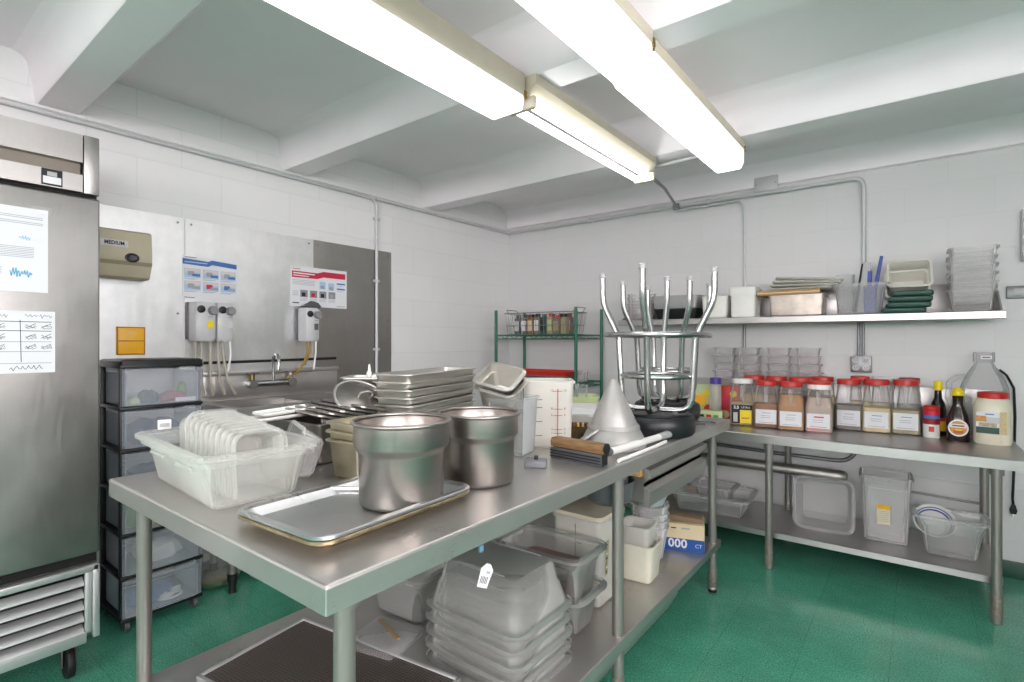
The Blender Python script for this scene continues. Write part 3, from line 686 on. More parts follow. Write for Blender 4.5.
# ------------------------------------------------------------------ drawer tower
TX0, TX1, TY0, TY1 = .02, .33, -3.236, -2.893
t = thing('drawer_tower', 'black framed tower of six translucent drawers on casters beside the fridge', 'drawer unit', ((TX0+TX1)/2, (TY0+TY1)/2, 0))
m = M(); m.loft([frame_rings(TX0, TX1, TY0, TY1, 1.212, .015), frame_rings(TX0, TX1, TY0, TY1, 1.228, .015), frame_rings(TX0+.01, TX1-.01, TY0+.01, TY1-.01, 1.234, .015)], BLACK)
DH = .1905
for k in range(7):
    z = 1.212-k*DH
    m.box((TX0, TY0, z-.016), (TX1-.004, TY1, z), BLACK, .004)
for x in (TX0+.012, TX1-.03):
    for y in (TY0+.012, TY1-.012): m.box((x-.012, y-.010, .047), (x+.012, y+.010, 1.215), BLACK, .003)
m.build('frame', t, True)
for k in range(6):
    z1 = 1.212-k*DH-.018; z0 = z1-DH+.020
    m = M(); zz = z0+.002
    a = [(TX1-.006, TY0+.008), (TX1+.004, TY0+.06), (TX1+.008, (TY0+TY1)/2), (TX1+.004, TY1-.06), (TX1-.006, TY1-.008)]
    m.loft([[(u, v, z) for u, v in a]+[(u-.004, v, z) for u, v in a[::-1]] for z in (zz, z1-.03)], BLUISH)
    m.loft([[(u+(.0 if i in (0, 4) else dx), v, z) for i, (u, v) in enumerate(a)]+[(u-.004, v, z) for u, v in a[::-1]] for z, dx in ((z1-.03, .004), (z1-.018, .010), (z1-.002, .004))], BLUISH)
    m.box((TX0+.01, TY0+.022, zz), (TX1-.01, TY1-.022, zz+.003), BLUISH); m.box((TX0+.01, TY0+.022, zz), (TX1-.01, TY0+.0245, z1-.02), BLUISH); m.box((TX0+.01, TY1-.0245, zz), (TX1-.01, TY1-.022, z1-.02), BLUISH)
    m.build('drawer', t, True)
for x in (TX0+.03, TX1-.035):
    for y in (TY0+.03, TY1-.03):
        m = M(); m.lathe([(.018, -.011), (.026, -.009), (.026, .009), (.018, .011)], DGREY, 18); m.bm.transform(at(x, y, .0262) @ Matrix.Rotation(R(90), 4, 'X')); m.cyl((x, y, .03), (x, y, .06), .007, BLACK, 8); m.build('caster', t, True)
def lump(x, y, z, sx, sy, sz, mt, name, label, cat, seed):
    random.seed(seed); m = M()
    rg = []
    for (zz, k) in ((0, .85), (.25, 1.), (.7, .95), (1., .6)):
        rg.append([(px*(1+random.uniform(-.12, .12)), py*(1+random.uniform(-.12, .12)), zz*sz*(1+random.uniform(-.15, .1))) for px, py, _ in rr(sx*k, sy*k, min(sx, sy)*.6, 0)])
    m.loft(rg, mt); return solo(m, name, label, cat, (x, y, z))
dz = [1.212-k*DH-.018-DH+.020+.006 for k in range(6)]
lump(.25, -3.00, dz[0], .05, .06, .045, REDD, 'folded_cloth', 'dark red cloth in the top drawer of the tower', 'cloth', 1)
lump(.26, -3.11, dz[0], .04, .035, .06, mat('grey_cloth', '#4a4f58', .8), 'folded_cloth', 'dark grey cloth in the top drawer of the tower', 'cloth', 2)
lump(.23, -2.955, dz[0]+.0, .02, .02, .085, GREEN, 'green_packet', 'green packet at the right of the top drawer', 'packet', 3)
lump(.27, -3.17, dz[0], .03, .025, .03, LIME, 'pale_packet', 'pale green packet at the left of the top drawer', 'packet', 4)
m = M(); m.box((-.004, -.045, 0), (.004, .045, .018), PAPER, .001); solo(m, 'card', 'white card at the front of the top drawer', 'card', (.308, -2.965, dz[0]))
lump(.20, -3.07, dz[1], .09, .11, .11, mat('dark_blue_cloth', '#2c3a5c', .8), 'blue_cloth', 'dark blue cloth bundle in the second drawer', 'cloth', 5)
lump(.20, -3.07, dz[2], .08, .10, .08, mat('navy_cloth', '#31405f', .8), 'blue_cloth', 'navy cloth bundle in the third drawer', 'cloth', 6)
lump(.22, -3.16, dz[3], .06, .05, .10, GREEN, 'green_bag', 'green bag in the fourth drawer', 'bag', 7)
lump(.25, -3.10, dz[3], .04, .05, .03, YELCAP, 'yellow_packet', 'yellow packet in the fourth drawer', 'packet', 8)
lump(.19, -3.05, dz[4], .08, .09, .10, WHITEP, 'white_bag', 'white bag in the fifth drawer', 'bag', 9)
lump(.19, -3.09, dz[5], .09, .10, .07, mat('steel_blue', '#5d7fae', .6), 'blue_bag', 'blue bag in the bottom drawer', 'bag', 10)
m = M()
for k in range(3): m.tube([(.03*math.cos(a+k), .05*math.sin(a), .012+.01*k) for a in [2*PI*q/18 for q in range(18)]], .006, WHITEP, 6, closed=True)
solo(m, 'coiled_cable', 'coiled white cable at the front of the bottom drawer', 'cable', (.275, -3.02, dz[5]))

# ------------------------------------------------------------------ island work table
IX0, IX1, IY0, IY1, IT = 1.185, 2.34, -3.505, -1.06, .90
t = thing('work_table', 'long stainless steel island work table with undershelf', 'table', ((IX0+IX1)/2, (IY0+IY1)/2, 0))
m = M(); m.loft([frame_rings(IX0, IX1, IY0, IY1, IT-.052, .004), frame_rings(IX0, IX1, IY0, IY1, IT-.006, .004), frame_rings(IX0+.002, IX1-.002, IY0+.002, IY1-.002, IT-.0015, .004), frame_rings(IX0+.006, IX1-.006, IY0+.006, IY1-.006, IT, .004)], STEELY); m.build('table_top', t, True, smooth=12)
ys = (-3.43, -2.29, -1.19)
for y in ys:
    for x in (IX0+.06, IX1-.055):
        m = M(); m.cyl((x, y, .05), (x, y, IT-.05), .0205, LEGM, 20); m.cyl((x, y, IT-.075), (x, y, IT-.052), .03, LEGM, 20); m.build('leg', t, True)
        m = M(); m.lathe([(.016, 0), (.022, .004), (.0225, .02), (.016, .03), (.0225, .05), (.0225, .12)], BLACK, 20, (x, y, 0), mats=[BLACK, BLACK, RUST, RUST, RUST]); m.build('foot', t, True)
SZ = .262
m = M(); m.loft([frame_rings(IX0+.03, IX1-.03, IY0+.03, -1.12, SZ-.035, .004), frame_rings(IX0+.03, IX1-.03, IY0+.03, -1.12, SZ-.003, .004), frame_rings(IX0+.033, IX1-.033, IY0+.033, -1.123, SZ, .004)], STEELY); m.build('undershelf', t, True, smooth=12)
m = M(); m.loft([[(IX1-.10, y, SZ-.035), (IX1-.034, y, SZ-.035), (IX1-.034, y, SZ-.05), (IX1-.08, y, .13)] for y in (-2.62, -1.75)], STEELY); m.build('shelf_channel', t, True)
# drawer hung under the far half of the table
m = M(); pf = [(IX1-.03, .835), (IX1-.002, .828), (IX1-.004, .80), (IX1-.03, .775), (IX1-.03, .76), (IX1-.004, .745), (IX1-.012, .685), (IX1-.03, .68)]
m.loft([[(a, y, b) for a, b in pf] for y in (-2.12, -1.45)], STEELY); m.box((1.85, -2.10, .69), (IX1-.03, -1.47, .694), STEELY); m.box((1.85, -2.1, .69), (IX1-.03, -2.096, .8), STEELY); m.box((1.85, -1.474, .69), (IX1-.03, -1.47, .8), STEELY)
d = m.build('drawer', t, True, smooth=20)
m = M(); m.box((1.85, -2.14, .80), (IX1-.035, -2.105, .848), CARD, .003); m.build('drawer_slide', t, True)
m = M(); m.lathe([(.06, 0), (.085, .02), (.095, .09), (.09, .09), (.08, .02)], DGREY, 28, (2.20, -2.19, .70)); m.cyl((2.2, -2.19, .72), (2.2, -2.19, .848), .07, DGREY); m.build('drain_cup', t, True)

# ------------------------------------------------------------------ things on the island
# big clear tub full of nested pans
def tub(m, hx, hy, h, tx, mt, lip=.022, t=.003, r=.035, handles=True):
    m.pan(hx-lip, hy-lip, h, mt, tx=tx, t=t, lip=lip, r=r, ld=.012, ridge=(.72, .006))
    m.loft([rr(hx-lip+.012, hy-lip+.012, r, h-.03), rr(hx-lip+.012, hy-lip+.012, r, h-.012)], mt, False, False)
    if handles:
        for s in (-1, 1):
            for q in (-.45, .35): m.obox(at(q*hx, s*(hy-tx*.5-.012), h*.66), (hx*.42, .010, .012), mt, .004)
    return m
m = tub(M(), .285, .157, .143, .026, CLOUD)
solo(m, 'plastic_tub', 'large cloudy plastic tub full of nested pans at the island corner', 'tub', (1.545, -3.325, .9005), R(-4))
m = M().pan(.098, .066, .125, CLOUD, tx=.012, lip=.009, r=.03, t=.002)
pp = solo(m, 'nested_pan', '', 'pan', (0, 0, 0), group='cloudy pans lying nested in the big tub')
for k in range(10):
    o = pp if k == 0 else dup(pp, (0, 0, 0), 0, '')
    o.location = (1.345+.030*k, -3.315+.001*k, .997-.0035*k); o.rotation_euler = (0, R(85), R(-3))
    o['label'] = 'cloudy plastic pan on its side in the big tub, ' + ['leftmost of the row', 'second from left in the row', 'third from left in the row', 'fourth from left in the row', 'fifth from left in the row', 'fifth from right in the row', 'fourth from right in the row', 'third from right in the row', 'second from right in the row', 'rightmost of the row'][k]
    o['group'] = 'cloudy pans lying nested in the big tub'
# tag clip on the tub rim
m = M(); m.box((-.018, -.004, 0), (.018, .004, .03), WHITEP, .002); m.box((-.014, -.006, .008), (.012, -.004, .02), GREYP, .0)
solo(m, 'clip', 'small white clip on the left rim of the big cloudy tub', 'clip', (1.275, -3.385, 1.044), R(80))
# sheet pans
m = M().pan(.155, .225, .026, ALUB, tx=.012, lip=.014, r=.03, ld=.007, t=.0015)
solo(m, 'sheet_pan', 'browned aluminium sheet pan, lower of two under the pot', 'sheet pan', (2.052, -3.218, .9005), R(2.5))
m = M().pan(.155, .225, .026, ALUP, tx=.012, lip=.014, r=.03, ld=.007, t=.0015)
solo(m, 'sheet_pan', 'shiny aluminium sheet pan, upper of two under the nearer pot', 'sheet pan', (2.05, -3.216, .9095), R(2.5))
m = M(); m.loft([rr(.012, .004, .003, -.05), rr(.012, .0045, .003, .05)], ALU); m.bm.transform(Matrix.Rotation(R(90), 4, 'Y')); m.cyl((-.05, 0, 0), (.13, 0, 0), .006, GREYK, 10)
solo(m, 'spatula', 'flat metal spatula lying on the sheet pan behind the pot', 'spatula', (1.93, -3.175, .9185), (0, 0, R(38)))
def pot(label, loc):
    t = thing('bain_marie_pot', label, 'pot', loc)
    m = M(); r0, r1, h = .105, .1195, .208
    m.lathe([(r0-.012, 0), (r0-.003, .004), (r0, .012), (r0+.002, h*.60), (r0+.004, h*.64), (r1-.002, h*.685), (r1, h*.72), (r1, h-.008)], POT, 48, cap1=False)
    m.lathe([(r1-.002, h-.004), (r1-.002, h*.70), (r0, h*.64), (r0-.002, .012), (r0-.012, .003)], POT, 48, cap0=False)
    m.build('body', t, smooth=50)
    m = M(); m.tube([(( r1+.001)*math.cos(a), (r1+.001)*math.sin(a), h-.004) for a in [2*PI*q/48 for q in range(48)]], .0055, POT, 8, closed=True); m.build('rim', t, smooth=60)
pot('tall steel bain marie pot standing on the sheet pans', (2.102, -3.135, .914))
pot('tall steel bain marie pot standing behind the sheet pans on the bare tabletop', (2.094, -2.83, .9005))
# deep pans, tan reflection painted into their steel
m = M().pan(.07, .075, .12, PANTAN, tx=.012, lip=.012, r=.02, ld=.006)
p0 = solo(m, 'steam_pan', '', 'pan', (1.765, -3.01, .9005), R(8), 'worn deep pans behind the big tub')
for k in range(3):
    o = p0 if k == 0 else dup(p0, (1.765-.004*k, -3.01+.003*k, .9005+.026*k), R(8-2*k), '')
    o['label'] = 'worn deep steel pan between tub and near pot, ' + ['lowest of three', 'middle of three', 'top of three'][k]
m = M().pan(.10, .07, .075, CLOUDL, tx=.012, lip=.010, r=.02)
solo(m, 'plastic_pan', 'worn clear plastic pan tipped on its side behind the big tub', 'pan', (1.64, -3.10, .966), (R(70), 0, R(-20)))
# long steam pans, neat stack
m = M().pan(.082, .258, .064, PAN, tx=.012, lip=.012, r=.022, ld=.005)
p0 = solo(m, 'steam_pan', '', 'pan', (1.53, -2.50, .9005), R(14), 'long steam pans stacked behind the near pots')
NS = 9
for k in range(NS):
    o = p0 if k == 0 else dup(p0, (1.53+random.uniform(-.004, .004), -2.50+random.uniform(-.005, .005), 0.9005+.0292*k), R(14+random.uniform(-1, 1)), '')
    o['label'] = 'long shallow steam pan in the neat stack behind the pots, ' + ORD[NS-1-k]
# messy stack left of it
m = M().pan(.085, .16, .05, PAN, tx=.012, lip=.012, r=.022, ld=.005)
p0 = solo(m, 'steam_pan', '', 'pan', (1.30, -2.55, .9005), R(-60), 'half pans in the loose stack left of the neat stack')
NL = 7
for k in range(NL):
    a = R(-60+[0, 7, -5, 10, 3, 16, 8][k])
    o = p0 if k == 0 else dup(p0, (1.30+.012*(k % 2), -2.55-.01*(k % 3), .9005+.036*k), a, '')
    o['label'] = 'steel half pan in the loose stack beside the neat stack, ' + ORD[NL-1-k]
# dark lids lying in a shingled row on a deep pan
m = M().pan(.178, .128, .142, DARKPAN, tx=.014, lip=.012, r=.025, ld=.006)
solo(m, 'roasting_pan', 'deep dark steel pan under the shingled pan lids behind the big tub', 'pan', (1.385, -2.91, .9005), 0)
for k in range(5):
    m = M(); m.loft([rr(.048, .165, .02, 0), rr(.053, .17, .02, .004), rr(.053, .17, .02, .010), rr(.04, .15, .02, .013), rr(.032, .135, .015, .008)], DARKPAN)
    m.obox(at(0, 0, .012), (.016, .08, .010), DARKPAN, .003)
    solo(m, 'pan_cover', 'dark steel lid in the shingled row behind the big tub, ' + ['nearest tub', 'second from tub', 'middle one', 'second from pan stacks', 'nearest pan stacks'][k], 'lid',
         (1.40+.004*k, -2.962+.040*k, 1.052+.004*k), (0, R(-13), R(-97)), 'dark pan lids behind the tub')
for k in range(2):
    m = M(); m.loft([rr(.040, .10, .012, 0), rr(.046, .108, .016, .006), rr(.046, .108, .016, .013), rr(.04, .10, .012, .005)], WHITEP)
    solo(m, 'plastic_cover', ['flat white plastic lid behind the big tub, lower one of two', 'flat white plastic lid behind the big tub, upper one of two'][k], 'lid', (1.345-.012*k, -3.035+.02*k, 1.047+.016*k), (R(2), 0, R(-4+5*k)), 'white lids behind the tub')
# round lid leaning
t = thing('saucepan_cover', 'round steel pot lid leaning on edge against the loose pan stack', 'lid', (1.475, -2.79, 1.095), Vector((.62, -.02, .78)).to_track_quat('Z', 'Y').to_euler())
m = M(); m.lathe([(.001, .022), (.04, .021), (.085, .012), (.10, .004), (.108, .004), (.110, .0), (.106, -.003), (.098, .0), (.085, .007), (.04, .016), (.001, .017)], DARKPAN, 40, cap0=False, cap1=False); m.build('disc', t)
m = M(); m.tube([(.109*math.cos(q), .109*math.sin(q), .001) for q in [2*PI*i/40 for i in range(40)]], .0055, PAN, 8, closed=True); m.build('rim', t, smooth=60)
m = M(); m.tube([(-.03, 0, .022), (-.028, 0, .04), (0, 0, .046), (.028, 0, .04), (.03, 0, .022)], .005, PAN, 8); m.build('handle', t)
m = M(); m.loft([ring(.010, 0, 14), ring(.012, .02, 14), ring(.006, .03, 14), ring(.004, .055, 14)], WHITEP)
solo(m, 'nozzle_cap', 'small white plastic nozzle standing on the loose pan stack', 'nozzle', (1.335, -2.655, 1.168), 0)
# square pans nested, tipped
m = M().pan(.068, .076, .09, PAN, tx=.014, lip=.014, r=.022, ld=.006)
p0 = solo(m, 'steam_pan', 'square steel pan tipped forward, upper of two beside the second pot', 'pan', (1.885, -2.475, 1.112), (R(24), R(12), R(18)), 'square pans tipped on the clear bin')
dup(p0, (1.89, -2.47, 1.082), (R(21), R(12), R(16)), 'square steel pan tipped forward, lower of two beside the second pot')
m = M().pan(.075, .075, .215, CLEAR, tx=.008, lip=.01, r=.02, t=.003)
for s in (-1, 1): m.obox(at(s*.05, -.074, .11), (.006, .004, .18), CLEAR, .002)
solo(m, 'clear_bin', 'tall clear plastic bin under the tipped square pans', 'bin', (1.945, -2.47, .9005), R(12))
m = M().pan(.075, .075, .215, CLEAR, tx=.008, lip=.01, r=.02, t=.003)
solo(m, 'clear_bin', 'tall clear plastic bin standing between the neat pan stack and the measuring container', 'bin', (1.72, -2.08, .9005), R(12))
# measuring container
t = thing('measuring_container', 'milky square measuring container with red graduations beside the brush', 'container', (1.945, -2.235, .9005), R(36))
m = M().pan(.098, .098, .262, MILKY, tx=.010, lip=.008, r=.03, t=.003, ld=.010)
f = at(0, -.0968, 0) @ FY @ Matrix.Rotation(R(2.2), 4, 'X')
m.stroke(f, [(.035, .02), (.035, .235)], .0028, REDD)
for k, v in enumerate((.06, .075, .13, .155, .225)):
    m.stroke(f, [(.018, v), (.052, v)], .002, REDD); 
    m.text(['2', '4', '6', '8', '10'][k], .013, REDD, f, .062, v+.002, .001); m.text(['2', '4', '6', '8', '12'][k], .013, REDD, f, .012, v+.002, .001)
for v in (.05, .105, .16, .19): m.stroke(f, [(-.055, v), (-.025, v+.002)], .0024, INK)
m.build('body', t)
# little grey block
t = thing('kitchen_timer', 'small grey block with black peg lying in front of the measuring container', 'timer', (2.125, -2.575, .9005), R(30))
m = M().box((-.036, -.032, 0), (.036, .032, .022), mat('timer_grey', '#77787c', .55), .004); m.build('body', t)
m = M().box((-.006, -.006, .022), (.008, .006, .035), BLACK, .002); m.build('peg', t)
# brush
t = thing('scrub_brush', 'wood-backed scrub brush with black bristles at the island edge', 'brush', (2.205, -2.425, .9005), R(-6))
m = M(); m.loft([[(x, a, b) for a, b in ((-.022, .042), (-.026, .058), (-.018, .073), (.018, .073), (.026, .058), (.022, .042))] for x in (-.11, -.105, .105, .11)], WOOD); m.build('block', t, smooth=25)
m = M(); m.box((-.108, -.028, .0), (.108, -.020, .040), DGREY, .002)
for k in range(3): m.box((-.108, -.031, .008+k*.010), (.108, -.027, .012+k*.010), BLACK)
for k in range(22): m.box((-.104+k*.0096, -.018, .001), (-.098+k*.0096, .02, .043), BLACKR, .001, 1)
m.build('bristles', t)
m = M(); m.cyl((.108, 0, .058), (.114, 0, .058), .018, BLACK, 16); m.build('end_cap', t)
# two poles
t = thing('pole_handle', 'white pole with grey grip lying along the island edge behind the brush', 'pole', (2.30, -2.10, .92), 0)
m = M(); m.tube([(2.296, -2.375, .936), (2.30, -1.95, .926)], .0135, WHITEP, 14); m.build('shaft', t, True)
m = M(); m.tube([(2.30, -1.95, .926), (2.301, -1.87, .924), (2.302, -1.80, .922)], [.0145, .016, .015], GREYP, 14); m.build('grip', t, True)
m = M(); m.cyl((2.2955, -2.405, .9365), (2.296, -2.372, .936), .014, DGREY, 14); m.build('ferrule', t, True)
m = M(); m.tube([(2.325, -2.365, .9075), (2.328, -2.05, .9075), (2.322, -1.93, .9075)], .007, WHITEP, 10)
solo(m, 'thin_rod', 'thin white rod lying on the island edge below the grey-gripped pole', 'rod', (2.325, -2.2, .9075), world=True)
# cone
t = thing('cone_funnel', 'dull grey metal cone strainer standing point up beside the stools', 'strainer', (2.185, -2.125, .9005), R(0))
m = M(); m.lathe([(.122, 0), (.127, .008), (.124, .03), (.108, .062), (.100, .075), (.100, .079), (.016, .262), (.010, .268), (.001, .270)], CONE, 40, cap1=False); m.build('body', t, smooth=30)
m = M(); m.box((-.165, -.075, .022), (-.08, -.035, .030), CONE, .002); m.obox(at(-.115, -.055, .05) @ Matrix.Rotation(R(-35), 4, 'Y'), (.10, .045, .008), CONE, .002); m.build('handle', t)
t.rotation_euler = (0, 0, R(38))
m = M(); m.lathe([(.101, .079), (.1035, .079), (.098, .092), (.094, .092)], CONE, 40, cap0=False, cap1=False); m.build('collar', t)
# items behind
m = M().pan(.11, .075, .075, MILKY, tx=.008, lip=.006, r=.012)
solo(m, 'white_bin', 'white plastic bin with a paper on it behind the cone strainer', 'bin', (1.83, -1.80, .9005), R(36))
m = M()
random.seed(3)
m = M().loft([rr(.11, .06, .02, 0), rr(.115, .065, .02, .055), rr(.108, .058, .02, .055), rr(.10, .05, .02, .02)], mat('brown_basket', '#5b4a2c', .7, var=.35, scale=60))
for k in range(9): m.tube([(-.09+.02*k, -.04, .03), (-.085+.02*k, 0, .06), (-.09+.02*k, .04, .045)], .006, [OAT, BROWN, YEL][k % 3], 6)
solo(m, 'basket', 'brown basket of cutlery left of the cone strainer', 'basket', (2.005, -2.005, .9005), R(36))
m = M(); m.box((-.085, -.06, 0), (.085, .06, .004), PAPER); solo(m, 'paper_pad', 'white paper pad on top of the white bin behind the strainer', 'paper', (1.83, -1.80, .9765), (R(8), R(5), R(20)))
m = M().loft([rr(.15, .09, .02, 0), rr(.155, .095, .02, .03), rr(.148, .088, .02, .03), rr(.14, .08, .02, .006)], LIME)
solo(m, 'green_tray', 'pale green tray holding clear cups behind the strainer', 'tray', (1.62, -1.53, .990), R(36))
m = M().pan(.14, .09, .088, WHITEP, tx=.006, lip=.006, r=.012)
solo(m, 'white_crate', 'white plastic crate under the pale green tray', 'crate', (1.62, -1.53, .9005), R(36))
m = M().lathe([(.026, 0), (.03, .003), (.036, .085), (.034, .085), (.028, .006)], CLEAR, 20)
c0 = solo(m, 'clear_cup', '', 'cup', (0, 0, 0), group='clear cups on the green tray')
for k, (u, v) in enumerate(((-.10, -.03), (-.02, -.03), (.06, -.03), (-.06, .04), (.02, .04))):
    o = c0 if k == 0 else dup(c0, (0, 0, 0), 0, '')
    o.location = (1.62+u*math.cos(R(36))-v*math.sin(R(36)), -1.53+u*math.sin(R(36))+v*math.cos(R(36)), .997)
    o['label'] = 'clear plastic cup on the pale green tray, ' + ['front row left', 'front row middle', 'front row right', 'back row left', 'back row right'][k]

# stools, upside down
def stool(label, loc, rz):
    t = thing('bar_stool', label, 'stool', loc, rz)
    m = M(); m.lathe([(.10, .0), (.160, .002), (.170, .014), (.173, .045), (.170, .078), (.160, .088), (.10, .09)], VINYL, 44); m.build('seat', t, smooth=40)
    m = M(); m.lathe([(.13, .088), (.145, .09), (.145, .098), (.05, .1)], BLACK, 36)
    for k in range(6): a = k*PI/3; m.cyl((.11*math.cos(a), .11*math.sin(a), .095), (.11*math.cos(a), .11*math.sin(a), .108), .012, DGREY, 8)
    m.build('seat_plate', t)
    for k in range(4):
        a = R(90*k)
        prof = [(.02, .108), (.09, .108), (.125, .114), (.148, .134), (.158, .17), (.162, .25), (.172, .43), (.185, .465), (.236, .57), (.246, .60), (.25, .64), (.251, .725)]
        m = M(); m.tube([(r*math.cos(a), r*math.sin(a), z) for r, z in prof], .0142, CHROME, 12); m.build('leg', t, smooth=60)
        m = M(); m.lathe([(.0145, 0), (.0165, .002), (.0165, .02), (.010, .024)], GREYP, 14, (.251*math.cos(a), .251*math.sin(a), .718)); m.build('foot_cap', t)
    m = M(); m.tube([(.222*math.cos(q), .222*math.sin(q), .448) for q in [2*PI*i/48 for i in range(48)]], .0115, CHROME, 10, closed=True); m.build('foot_ring', t, smooth=60)
    m = M(); m.tube([(.148*math.cos(q), .148*math.sin(q), .262) for q in [2*PI*i/40 for i in range(40)]], .0105, CHROME, 10, closed=True); m.build('inner_ring', t, smooth=60)
    return t
stool('upside-down chrome bar stool with black seat, nearer the cone strainer', (2.195, -1.725, .9005), R(-80))
stool('upside-down chrome bar stool with black seat, behind the nearer stool', (2.06, -1.245, .9005), R(-43))
m = M(); m.tube([(.05*math.cos(a)*1.6, .05*math.sin(a), .004) for a in [2*PI*q/24 for q in range(20)]], .004, DGREY, 6)
solo(m, 'wire_loop', 'loop of dark wire at the far right corner of the island', 'wire', (2.26, -1.33, .9015), R(30))
m = M(); m.box((-.07, -.002, 0), (.07, .002, .075), PAPER, .001); solo(m, 'card', 'white card leaning beside the nearer stool seat', 'card', (2.305, -1.56, .9015), (R(-25), R(0), R(95)))

# ------------------------------------------------------------------ under the island
US = SZ+.0005
m = M().pan(.182, .142, .148, BOXM, tx=.026, lip=.020, r=.035, t=.002, ld=.013, ridge=(.45, .006))
for s in (-1, 1): m.obox(at(0, s*.1, .0), (.2, .012, .004), BOXM, .002)
m.bm.transform(Matrix.Rotation(PI, 4, 'X') @ at(0, 0, -.148))
p0 = solo(m, 'food_box', '', 'box', (2.03, -2.655, US), 0, 'upturned boxes nested under the island')
for k in range(5):
    o = p0 if k == 0 else dup(p0, (2.03+random.uniform(-.004, .004), -2.655+random.uniform(-.003, .003), US+.045*k), R(random.uniform(-.8, .8)), '')
    o['label'] = 'cloudy plastic box upside down in the nested stack under the island, ' + ORD[4-k]
t = thing('price_tag', 'white barcode tag on a wire ring hanging under the island edge', 'tag', (2.285, -3.03, .70))
m = M(); m.tube([(2.28, -3.035+.045*math.cos(a), .835+.018*math.sin(a)) for a in [PI+PI*q/12 for q in range(13)]], .0018, WIRE, 6); m.build('ring', t, True)
m = M(); m.box((2.276, -3.04, .795), (2.284, -3.026, .812), mat('blue_clip', '#6c93ad', .4), .002); m.build('clip', t, True)
m = M(); f = at(2.287, -3.025, .735) @ Matrix.Rotation(R(-35), 4, 'Z') @ FX @ Matrix.Rotation(R(-18), 4, 'Z')
m.poly([f @ Vector(p) for p in ((-.013, -.03, 0), (.013, -.03, 0), (.016, .016, 0), (.005, .03, 0), (-.005, .03, 0), (-.016, .016, 0))], TAGM)
m.poly([f @ Vector(p) for p in ((-.013, -.03, -.001), (.013, -.03, -.001), (.016, .016, -.001), (.005, .03, -.001), (-.005, .03, -.001), (-.016, .016, -.001))], TAGM)
for k in range(5): m.rect(f, -.010+k*.004, -.02, -.008+k*.004, -.002, INK)
m.rect(f, .0, .006, .01, .012, INKL); m.tube([f @ Vector((0, .028, 0)), (2.282, -3.033, .80)], .0008, WIRE, 5); m.build('card', t, True, recalc=False)
m = tub(M(), .19, .125, .20, .025, BOXM, handles=False)
solo(m, 'plastic_tub', 'open clear plastic tub behind the upturned boxes under the island', 'tub', (2.03, -2.345, US+.095), R(2))
m = tub(M(), .19, .125, .15, .025, BOXM, handles=False); m.box((-.13, -.08, .005), (.13, .08, .09), plastic('pink_film', '#b98f88', .6, .4), .02)
solo(m, 'plastic_tub', 'pink-tinted plastic tub under the open tub below the island', 'tub', (2.03, -2.345, US), R(2))
m = M(); m.loft([rr(.10, .07, .03, 0), rr(.135, .085, .03, .06), rr(.13, .08, .03, .12)], plastic('pinkish_film', '#a88a84', .6, .4))
solo(m, 'plastic_bag', 'dull pink plastic bag inside the open tub under the island', 'bag', (2.03, -2.345, US+.105), R(2))
t = thing('measuring_container', 'tall milky square container with side sticker under the island', 'container', (2.045, -2.075, US), R(0))
m = M().pan(.11, .11, .345, MILKY, tx=.008, lip=.008, r=.025, t=.003, ld=.012); BODY = m
m = M(); m.loft([rr(.118, .118, .03, .346), rr(.12, .12, .03, .35), rr(.115, .115, .03, .362)], CREAM); m.build('lid', t)
f = at(.1095, -.05, .19) @ FX @ Matrix.Rotation(R(1.5), 4, 'X')
m = M(); m.stroke(f, [(0, -.07), (.006, .07)], .022, HERB)
for k in range(7): m.rect(f, -.008+.002*(k % 3), -.06+.018*k, .004+.003*(k % 2), -.052+.018*k, [INK, PAPER, GREYS][k % 3], .0014)
m.build('sticker', t, recalc=False)
f = at(0, -.1095, .25) @ FY
m = BODY; m.stroke(f, [(0, -.07), (0, .07)], .003, INK); m.stroke(f, [(-.035, .02), (-.01, .02)], .006, INK); m.stroke(f, [(.005, -.005), (.03, -.005)], .004, INK); m.build('body', t)
m = M().pan(.082, .082, .165, mat('cream_tub', '#d9d5c3', .4), tx=.012, lip=.006, r=.03, t=.003)
solo(m, 'white_bucket', 'cream square bucket on the island undershelf right of the middle leg', 'bucket', (2.15, -1.80, US), R(5))
m = M().pan(.07, .07, .19, MILKY, tx=.010, lip=.006, r=.025, t=.003)
solo(m, 'white_bucket', 'smaller milky tub nested in the cream bucket under the island', 'bucket', (2.14, -1.80, US+.05), R(5))
m = M().pan(.085, .085, .36, MILKY, tx=.006, lip=.006, r=.025, t=.003); m.box((.05, .078, .28), (.06, .09, .29), INK)
solo(m, 'white_container', 'tall milky container behind the cream bucket under the island', 'container', (1.90, -1.72, US), R(3))
m = M().lathe([(.055, 0), (.06, .004), (.085, .15), (.09, .152), (.09, .16), (.083, .16), (.058, .008)], CLOUDL, 28)
p0 = solo(m, 'plastic_bowl', '', 'bowl', (2.10, -1.565, US), 0, 'cloudy bowls nested beside the carton')
for k in range(4):
    o = p0 if k == 0 else dup(p0, (2.10, -1.565, US+.034*k), 0, '')
    o['label'] = 'cloudy plastic bowl in the nested stack left of the carton, ' + ORD[3-k]
m = M().lathe([(.05, 0), (.062, .006), (.105, .10), (.112, .102), (.112, .11), (.102, .108), (.06, .01)], plastic('pale_blue_bowl', '#d5e2e6', .8, .35), 32)
m.box((.1, -.03, .095), (.125, .03, .105), WHITEP, .003)
solo(m, 'mixing_bowl', 'pale blue bowl sitting on the stacked cloudy bowls', 'bowl', (2.10, -1.565, US+.256), R(10))
